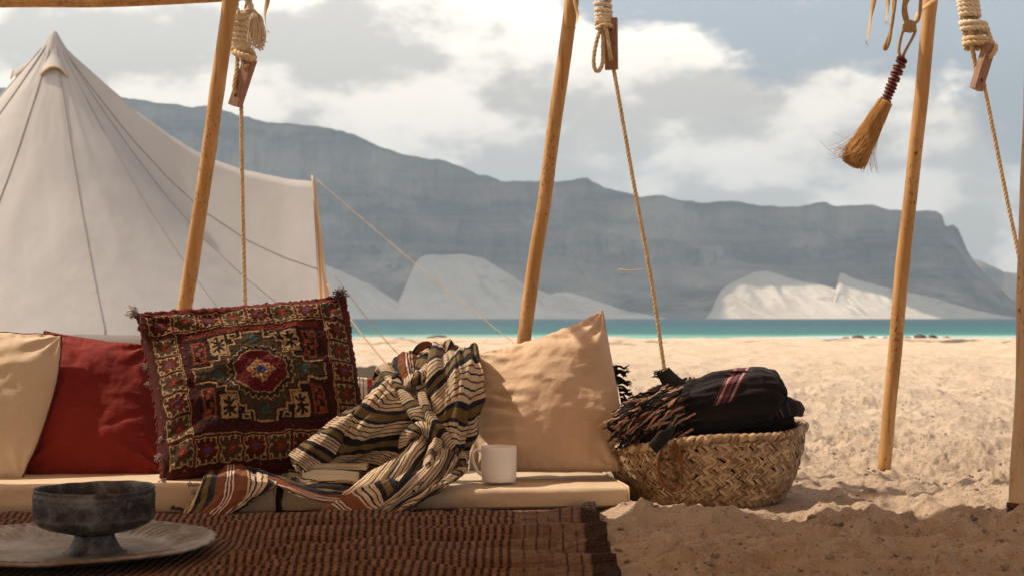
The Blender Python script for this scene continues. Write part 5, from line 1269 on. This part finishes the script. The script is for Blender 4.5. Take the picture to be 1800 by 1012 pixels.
    # upright frayed corner and a strap hanging over the rim
    for P, w in (([(1166, 652, 4.50), (1178, 668, 4.49), (1200, 684, 4.48), (1214, 694, 4.49)], (.020, .026, .022, .014)), ([(1182, 748, 4.335), (1172, 762, 4.30), (1158, 776, 4.285), (1146, 788, 4.28)], (.010, .016, .017, .016))):
        C = catmull([at(*p) for p in P], 24); w = catmull(np.array(w)[:, None], 24)[:, 0]; T = np.gradient(C, axis=0); T /= np.linalg.norm(T, axis=1)[:, None]; S_ = np.cross(T, [0, 1, 0]); v = np.linspace(-1, 1, 8)
        V = C[:, None]+S_[:, None]*(w[:, None]*v[None])[..., None]+np.array([0, -.006, 0])*(1-v**2)[None, :, None]
        o = obj('cloth_end', V.reshape(-1, 3), gridF(24, 8), M['black_cloth'], e); md = o.modifiers.new('s', 'SOLIDIFY'); md.thickness = .006
    tuft(e, at(1162, 660, 4.495), (-.5, -.1, .8), 'black_cloth', 60, .022, .5, .0013, 5, 'frayed_end')
    for k in range(16):
        p = at(1210+5.2*k+2*rr.standard_normal(), 672-.9*k+2*rr.standard_normal(), 4.60); mb = MB(); d = np.array([rr.standard_normal()*.6, -.3, rr.standard_normal()*.35]); d /= np.linalg.norm(d); rope_into(mb, [p-d*.012, p+[0, 0, .003], p+d*.012], .0052, .018, sides=5); mb.done('fringe_cord', M['black_cloth'], e)
    # second textile tucked in at the right
    e2 = empty('dark_striped_cloth', at(1376, 735, 4.6), 'rolled dark cloth with thin red stripes, at the right side in the basket', 'cloth')
    mb = MB(); pts = [(1318, 738, 4.50), (1345, 724, 4.47), (1375, 716, 4.47), (1398, 716, 4.50), (1408, 728, 4.55)]; C = [at(*p) for p in pts]; P = catmull(C, 60); T, A, B = frames(P); a = np.linspace(0, 2*PI, 24, endpoint=False)
    r_ = catmull(np.array([[.020], [.028], [.030], [.026], [.008]]), 60)[:, 0]; L = np.linspace(0, .17, 60); R_ = r_[:, None]*(1+.10*np.sin(3*a[None]+L[:, None]*60)+.08*np.sin(5*a+L[:, None]*90))
    V = P[:, None]+R_[..., None]*(np.cos(a)[None, :, None]*A[:, None]+np.sin(a)[None, :, None]*B[:, None]); mb.add(V.reshape(-1, 3), gridF(60, 24, True), np.stack([np.tile(a*.03, 60), np.repeat(L, 24)+.01*np.tile(np.cos(a), 60)], 1)); mb.done('roll', M['stripe_dark'], e2)
    mb = MB(); P = catmull([at(1290, 760, 4.62), at(1340, 745, 4.64), at(1385, 738, 4.66)], 40); tube(mb, P, .055, 20); mb.done('lower_fold', M['black_cloth'], e2)
M['brown_felt'] = simple('brown_felt', (.03, .018, .013), (.06, .036, .026), 40, .95)
build_textiles()

# ================================================================== HANGING ROPES
def toggle(parent, p0, p1, w, t, Yd, roll_=0.0, face=(0, -1, 0)):
    """wooden toggle with two drilled holes, from p0 (top) to p1 (bottom)"""
    p0, p1 = np.array(p0), np.array(p1); L = np.linalg.norm(p1-p0); cu = bpy.data.curves.new('toggle', 'CURVE'); cu.dimensions = '2D'; cu.fill_mode = 'BOTH'; cu.extrude = t/2; cu.bevel_depth = .0014; cu.bevel_resolution = 1
    def spl(pts):
        s = cu.splines.new('POLY'); s.points.add(len(pts)-1); s.use_cyclic_u = True
        for q, pt in zip(s.points, pts): q.co = (pt[0], pt[1], 0, 1)
    spl([(-w/2, -L/2), (w/2, -L/2), (w/2, L/2), (-w/2, L/2)])
    for cy in (-L*.30, L*.30): spl([(w*.19*math.cos(a), cy+w*.19*math.sin(a)) for a in np.linspace(0, -2*PI, 18, endpoint=False)])
    tmp = bpy.data.objects.new('tmp', cu); COL.objects.link(tmp); me = bpy.data.meshes.new_from_object(tmp); bpy.data.objects.remove(tmp)
    v = np.empty(len(me.vertices)*3); me.vertices.foreach_get('co', v); v = v.reshape(-1, 3)
    y = (p0-p1)/L; f = np.array(face, float); f -= y*np.dot(f, y); f /= np.linalg.norm(f); x = np.cross(y, f); c = (p0+p1)/2
    W = v[:, :1]*x+v[:, 1:2]*y+v[:, 2:]*f+c
    return obj('wooden_toggle', W, [tuple(p.vertices) for p in me.polygons], M['wood'], parent, smooth=False)
def coil_path(c_pts, rad, turns, n_per=20, start=0.0, squash=.8):
    n = int(turns*n_per); C = catmull(np.array(c_pts), n); rr = np.interp(np.linspace(0, 1, n), np.linspace(0, 1, len(rad)), rad); a = start+2*PI*turns*np.linspace(0, 1, n)
    return C+np.stack([rr*np.cos(a), rr*squash*np.sin(a), 0*a], 1)
def hang_rope(label, build, base):
    e = empty('hanging_rope', base, label, 'rope', 'guy ropes with knots and wooden toggles'); build(e); return e
def rope_a(e):
    Y = 5.3; mb = MB(); rope_into(mb, catmull([at(424, 172, Y), at(426, 330, Y), at(431, 535, Y), at(438, 805, Y)], 40), .0080); mb.done('cord', M['rope'], e)
    mb = MB(); P = coil_path([at(423, 18, Y), at(421, 45, Y), at(421, 72, Y), at(424, 92, Y)], [.027, .031, .032, .030], 8.6); rope_into(mb, P, .0112, .055, sides=8); mb.done('coil', M['rope_pale'], e)
    mb = MB(); rope_into(mb, catmull([at(418, -40, Y), at(416, -5, Y-.03), at(414, 15, Y-.05), at(424, 28, Y-.06), at(440, 14, Y-.05), at(432, -8, Y-.05), at(424, -30, Y)], 60), .013, .07, sides=8); rope_into(mb, catmull([at(440, -20, Y), at(436, 10, Y-.03), at(428, 60, Y)], 20), .013, .07, sides=8); mb.done('knot', M['rope_pale'], e)
    mb = MB(); rope_into(mb, catmull([at(412, 92, Y-.03), at(430, 100, Y-.06), at(446, 104, Y-.02), at(440, 90, Y), at(424, 88, Y+.02)], 40), .0125, .06, sides=8)
    rope_into(mb, catmull([at(434, 84, Y), at(444, 92, Y-.02), at(447, 104, Y-.02), at(440, 112, Y-.03), at(430, 118, Y-.03), at(426, 104, Y-.01)], 40), .0085, sides=7)
    rope_into(mb, catmull([at(418, 98, Y), at(416, 125, Y-.02), at(412, 150, Y-.03), at(414, 166, Y-.02), at(422, 172, Y)], 40), .0085, sides=7); mb.done('loop', M['rope'], e)
    toggle(e, at(440, 104, Y-.02), at(413, 186, Y-.02), .044, .026, Y, face=(-.45, -1, .1))
    rr = np.random.default_rng(6); mb = MB()
    for k in range(90):       # frayed tail
        x = 441+20*rr.random(); l = 50+28*rr.random(); p = [at(440+6*rr.random(), 16+6*rr.random(), Y-.05), at(x, 32, Y-.06-.02*rr.random()), at(x+4*rr.standard_normal(), l, Y-.05), at(x+4*rr.standard_normal()-(2 if x < 448 else -4), l+8+6*rr.random(), Y-.05)]
        tube(mb, catmull(p, 10)+.0012*rr.standard_normal((10, 3)), .0022, 4)
    mb.done('frayed_tail', M['rope_pale'], e)
hang_rope('leftmost hanging rope with thick coiled knot, frayed tail and toggle, before the tent', rope_a, at(438, 805, 5.3))
def rope_b(e):
    Y = 5.3; mb = MB(); rope_into(mb, catmull([at(1077, 112, Y), at(1110, 300, Y), at(1146, 500, Y), at(1168, 650, Y), at(1193, 808, Y)], 50), .0078); mb.done('cord', M['rope'], e)
    mb = MB(); P = coil_path([at(1056, -60, Y), at(1058, -10, Y), at(1061, 25, Y), at(1061, 42, Y)], [.026, .027, .026, .025], 9.5); rope_into(mb, P, .0098, .05, sides=7); mb.done('coil', M['rope_pale'], e)
    mb = MB(); rope_into(mb, catmull([at(1060, 45, Y-.02), at(1052, 62, Y-.03), at(1045, 92, Y-.03), at(1044, 116, Y-.03), at(1051, 126, Y-.03), at(1059, 112, Y-.03), at(1060, 80, Y-.03), at(1060, 50, Y-.02)], 70), .0078, sides=7); rope_into(mb, catmull([at(1064, 42, Y-.03), at(1068, 66, Y-.04), at(1072, 92, Y-.04), at(1074, 102, Y-.02), at(1076, 112, Y)], 40), .0078, sides=7)
    rope_into(mb, catmull([at(1048, 50, Y-.02), at(1060, 45, Y-.05), at(1074, 46, Y-.02), at(1077, 53, Y+.01), at(1066, 56, Y)], 40), .009, sides=7); mb.done('loop', M['rope'], e)
    toggle(e, at(1074, 33, Y-.005), at(1075, 122, Y-.005), .044, .020, Y, face=(-.30, -1, 0))
    mb = MB(); rr = np.random.default_rng(8)
    q = at(1131, 472, Y)
    for k in range(6): tube(mb, catmull([q, at(1122, 474, Y-.01), at(1106, 475+2*rr.random(), Y-.015), at(1086+6*rr.random(), 473+3*rr.random(), Y-.01)], 12), .0014, 4)
    mb.done('loose_strand', M['rope_pale'], e)
hang_rope('middle hanging rope with a wooden toggle, running down behind the basket', rope_b, at(1193, 808, 5.3))
def rope_c(e):
    Y = 5.3; mb = MB(); rope_into(mb, catmull([at(1728, 140, Y), at(1750, 250, Y), at(1772, 360, Y), at(1793, 460, Y), at(1862, 806, Y)], 50), .0078); mb.done('cord', M['rope'], e)
    mb = MB(); P = coil_path([at(1700, -70, Y), at(1701, -10, Y), at(1703, 12, Y), at(1706, 32, Y)], [.030, .031, .032, .030], 7.5); rope_into(mb, P, .0112, .055, sides=8); mb.done('coil', M['rope_pale'], e)
    mb = MB(); P = coil_path([at(1708, 38, Y), at(1713, 48, Y), at(1716, 58, Y)], [.040, .044, .042], 2.3, start=1); rope_into(mb, P, .0112, .055, sides=8); mb.done('loose_coil', M['rope_pale'], e)
    mb = MB(); rope_into(mb, catmull([at(1734, 50, Y), at(1742, 72, Y-.02), at(1750, 84, Y-.03), at(1744, 96, Y-.04), at(1736, 100, Y-.03)], 40), .0105, .055, sides=8)
    P = coil_path([at(1716, 68, Y), at(1718, 76, Y), at(1720, 84, Y)], [.042, .046, .044], 2.1, start=2.4); rope_into(mb, P, .0110, .055, sides=8)
    rope_into(mb, catmull([at(1706, 50, Y-.02), at(1707, 75, Y-.01), at(1712, 100, Y), at(1716, 128, Y+.01)], 40), .0085, sides=7); rope_into(mb, catmull([at(1720, 56, Y-.01), at(1726, 74, Y-.03), at(1738, 82, Y-.03)], 20), .010, sides=7); mb.done('knot', M['rope'], e)
    toggle(e, at(1740, 78, Y-.03), at(1716, 157, Y-.02), .046, .024, Y, face=(.75, -1, 0))
hang_rope('rightmost hanging rope with a heavy coiled knot and toggle, near the right edge', rope_c, at(1862, 806, 5.3))

# ================================================================== STRAW BRUSH ORNAMENT
def build_brush():
    Y = 5.0; e = empty('straw_brush', at(1557, 178, Y), 'hanging straw brush ornament with a stack of red beads, beside the leaning pole', 'brush ornament')
    p0 = at(1586, 104, Y); p1 = at(1556, 180, Y); ax = p1-p0; ax /= np.linalg.norm(ax); z = Vector(-ax); Rq = Vector((0, 0, 1)).rotation_difference(z).to_matrix(); Rn = np.array(Rq)
    prof = [(.001, .0045), (.010, .0048), (.018, .0038), (.0212, .0008), (.0212, -.0012), (.018, -.0040), (.010, -.0048), (.001, -.0045)]
    V0, Fc = lathe(prof, 28); me = raw_mesh('bead', V0, Fc); me.materials.append(M['bead'])
    for k in range(13):
        t = k/12; c = p0+(p1-p0)*(.02+.93*t); tl = Matrix.Rotation(.10*RNG.standard_normal(), 4, 'X') @ Matrix.Rotation(.10*RNG.standard_normal()+.12, 4, 'Y')
        s = 1-.10*abs(t-.2)+.04*RNG.standard_normal(); inst('bead', me, Matrix.Translation(Vector(c)) @ Rq.to_4x4() @ tl @ Matrix.Diagonal((s, s, 1, 1)), e)
    mb = MB(); tube(mb, [p0-ax*.01, p1+ax*.01], .006, 10); mb.done('core', M['bead'], e)
    side = np.cross(ax, [0, 1, 0]); side /= np.linalg.norm(side); dep = np.cross(ax, side); end = at(1494, 294, Y); rr = np.random.default_rng(14); Lb = np.linalg.norm(end-p1)
    axb = (end-p1)/Lb; side = np.cross(axb, [0, 1, 0]); side /= np.linalg.norm(side); dep = np.cross(axb, side)
    def fibre(mb, sc_=1, r=.0011, stray=False):
        a = rr.random()*2*PI; q = math.sqrt(rr.random())*(.55+.45*rr.random()) if not stray else 1.0; q = max(q, .25); tw = .9+.35*rr.standard_normal()
        l = Lb*(.90+.10*rr.random())*sc_; P = []
        for t in np.linspace(0, 1, 8):
            rad = (.029+.006*t+.020*t*t)*q; aa = a+tw*t*.6
            P.append(p1-axb*.004+axb*l*t*(1-.06*q*q)+side*rad*math.cos(aa)+dep*rad*math.sin(aa)+.0012*rr.standard_normal(3)*t)
        P = np.array(P); P[:2] = P[:2]*.5+(p1+axb*.004+(P[0]-p1)*.80)*.5
        if stray: P[-3:] += (side*(.5+rr.random())*.02*rr.choice([-1, 1])+dep*.01*rr.standard_normal())*np.array([[.2], [.7], [1.6]])
        tube(mb, P, r*(.7+.6*rr.random()), 3)
    mb = MB(); [fibre(mb) for _ in range(1250)]; o = mb.done('bristles', M['straw'], e); o['kind'] = 'stuff'
    mb = MB(); [fibre(mb, 1.03, .0008, True) for _ in range(60)]
    for k in range(9):
        b_ = p1+axb*Lb*(.62+.3*rr.random()); d = np.array([-1, -.2, .05+.35*rr.standard_normal()])*(.03+.06*rr.random()); s0 = b_-side*0+np.array([-.035, 0, 0]); tube(mb, catmull([b_, s0+d*.4+.003*rr.standard_normal(3), s0+d], 8), .0006, 3)
    o = mb.done('stray_straw', M['straw'], e); o['kind'] = 'stuff'
    # twisted suspension loops
    mb = MB(); K = at(1598, 48, Y)
    for s_ in (-1, 1): rope_into(mb, catmull([p0, p0+[s_*.012, 0, .03], K+[s_*.022, 0, -.015], K+[s_*.006, 0, .0]], 30), .0055, .020, sides=6)
    mb.done('lower_loop', M['rope_leaf'], e)
    mb = MB(); P = coil_path([K+[0, 0, -.012], K, K+[0, 0, .014]], [.016, .020, .016], 3.2); rope_into(mb, P, .0062, .022, sides=6)
    a = np.linspace(0, 2*PI*1.6, 40); rope_into(mb, K+np.stack([.017*np.cos(a), -.012+0*a, .017*np.sin(a)], 1), .0062, .022, sides=6); mb.done('knot', M['rope_leaf'], e)
    mb = MB()
    for pts in ([(1594, 44), (1588, 20), (1594, -20), (1602, -60)], [(1603, 44), (1614, 34), (1618, 10), (1620, -50)], [(1596, 40), (1592, 10), (1606, -20), (1612, -60)]): rope_into(mb, catmull([at(x, y, Y-.005*i) for i, (x, y) in enumerate(pts)], 30), .0068, .024, sides=6)
    mb.done('suspension_cord', M['rope_leaf'], e)
M['rope_leaf'] = simple('plaited_leaf', (.36, .24, .11), (.52, .37, .20), 60, .9, 600, .9, .002)
build_brush()
def leaf_strip(label, pts, w, Y, group='dry leaf strips hanging from the canopy', fray=0):
    C = catmull([at(x, y, Y+dy) for x, y, dy in pts], 40); ww = catmull(np.array(w, float)[:, None], 40)[:, 0]; T = np.gradient(C, axis=0); T /= np.linalg.norm(T, axis=1)[:, None]
    tw = np.linspace(0, 1, 40)*1.6+.3*fbm(np.linspace(0, 3, 40), 0, 0, 2, int(pts[0][0])); S_ = np.cross(T, [0, 1, 0]); S_ /= np.linalg.norm(S_, axis=1)[:, None]; N_ = np.cross(T, S_); D = S_*np.cos(tw)[:, None]+N_*np.sin(tw)[:, None]
    v = np.linspace(-1, 1, 6); V = C[:, None]+D[:, None]*(ww[:, None]*v)[..., None]+N_[:, None]*(.003*(1-v**2))[None, :, None]
    mb = MB(); mb.add(V.reshape(-1, 3), gridF(40, 6)); rr = np.random.default_rng(int(pts[0][0]))
    for k in range(fray): tube(mb, [C[-1], C[-1]+[.006*rr.standard_normal(), 0, -.012*rr.random()-.004]], .0006, 3)
    o = mb.done('leaf_strip', M['leaf'], None)
    return tag(o, label, 'leaf strip', group)
leaf_strip('thin curled dry leaf strip hanging right of the leftmost coiled rope', [(474, -60, 0), (471, -5, 0), (466, 25, -.01), (468, 46, 0), (471, 54, 0)], [.010, .009, .007, .004, .0015], 5.0, fray=4)
leaf_strip('short twisted dry strip hanging beside the top of the middle pole', [(1008, -60, 0), (1010, 0, 0), (1015, 24, 0), (1014, 42, 0), (1011, 51, 0)], [.006, .006, .007, .009, .003], 5.1, fray=4)
leaf_strip('longest pointed dry leaf strip, left of the plaited loop and the brush', [(1548, -80, 0), (1536, 0, 0), (1531, 30, 0), (1527, 56, -.01), (1522, 74, 0)], [.010, .0095, .005, .008, .010], 5.0, fray=5)
leaf_strip('short leaf strip hanging just in front of the plaited loop', [(1564, -60, -.02), (1561, 0, -.02), (1560, 22, -.02), (1558, 38, -.02)], [.008, .008, .005, .006], 4.95, fray=6)
leaf_strip('pale strip crossing the top of the leaning pole diagonally', [(1660, -12, 0), (1640, 2, -.01), (1622, 16, -.01), (1610, 28, 0), (1608, 38, 0)], [.010, .010, .008, .008, .002], 5.02, fray=10)
mb = MB(); rope_into(mb, catmull([at(1569, -60, 5), at(1571, 10, 5), at(1568, 45, 5), at(1560, 70, 5), at(1554, 84, 5), at(1558, 86, 5), at(1564, 70, 4.99), at(1568, 40, 4.99), at(1574, 0, 4.99), at(1574, -60, 4.99)], 80), .0056, .020, sides=6)
tag(mb.done('plaited_loop', M['rope_leaf']), 'long plaited loop hanging to the left of the beaded straw brush', 'rope loop')
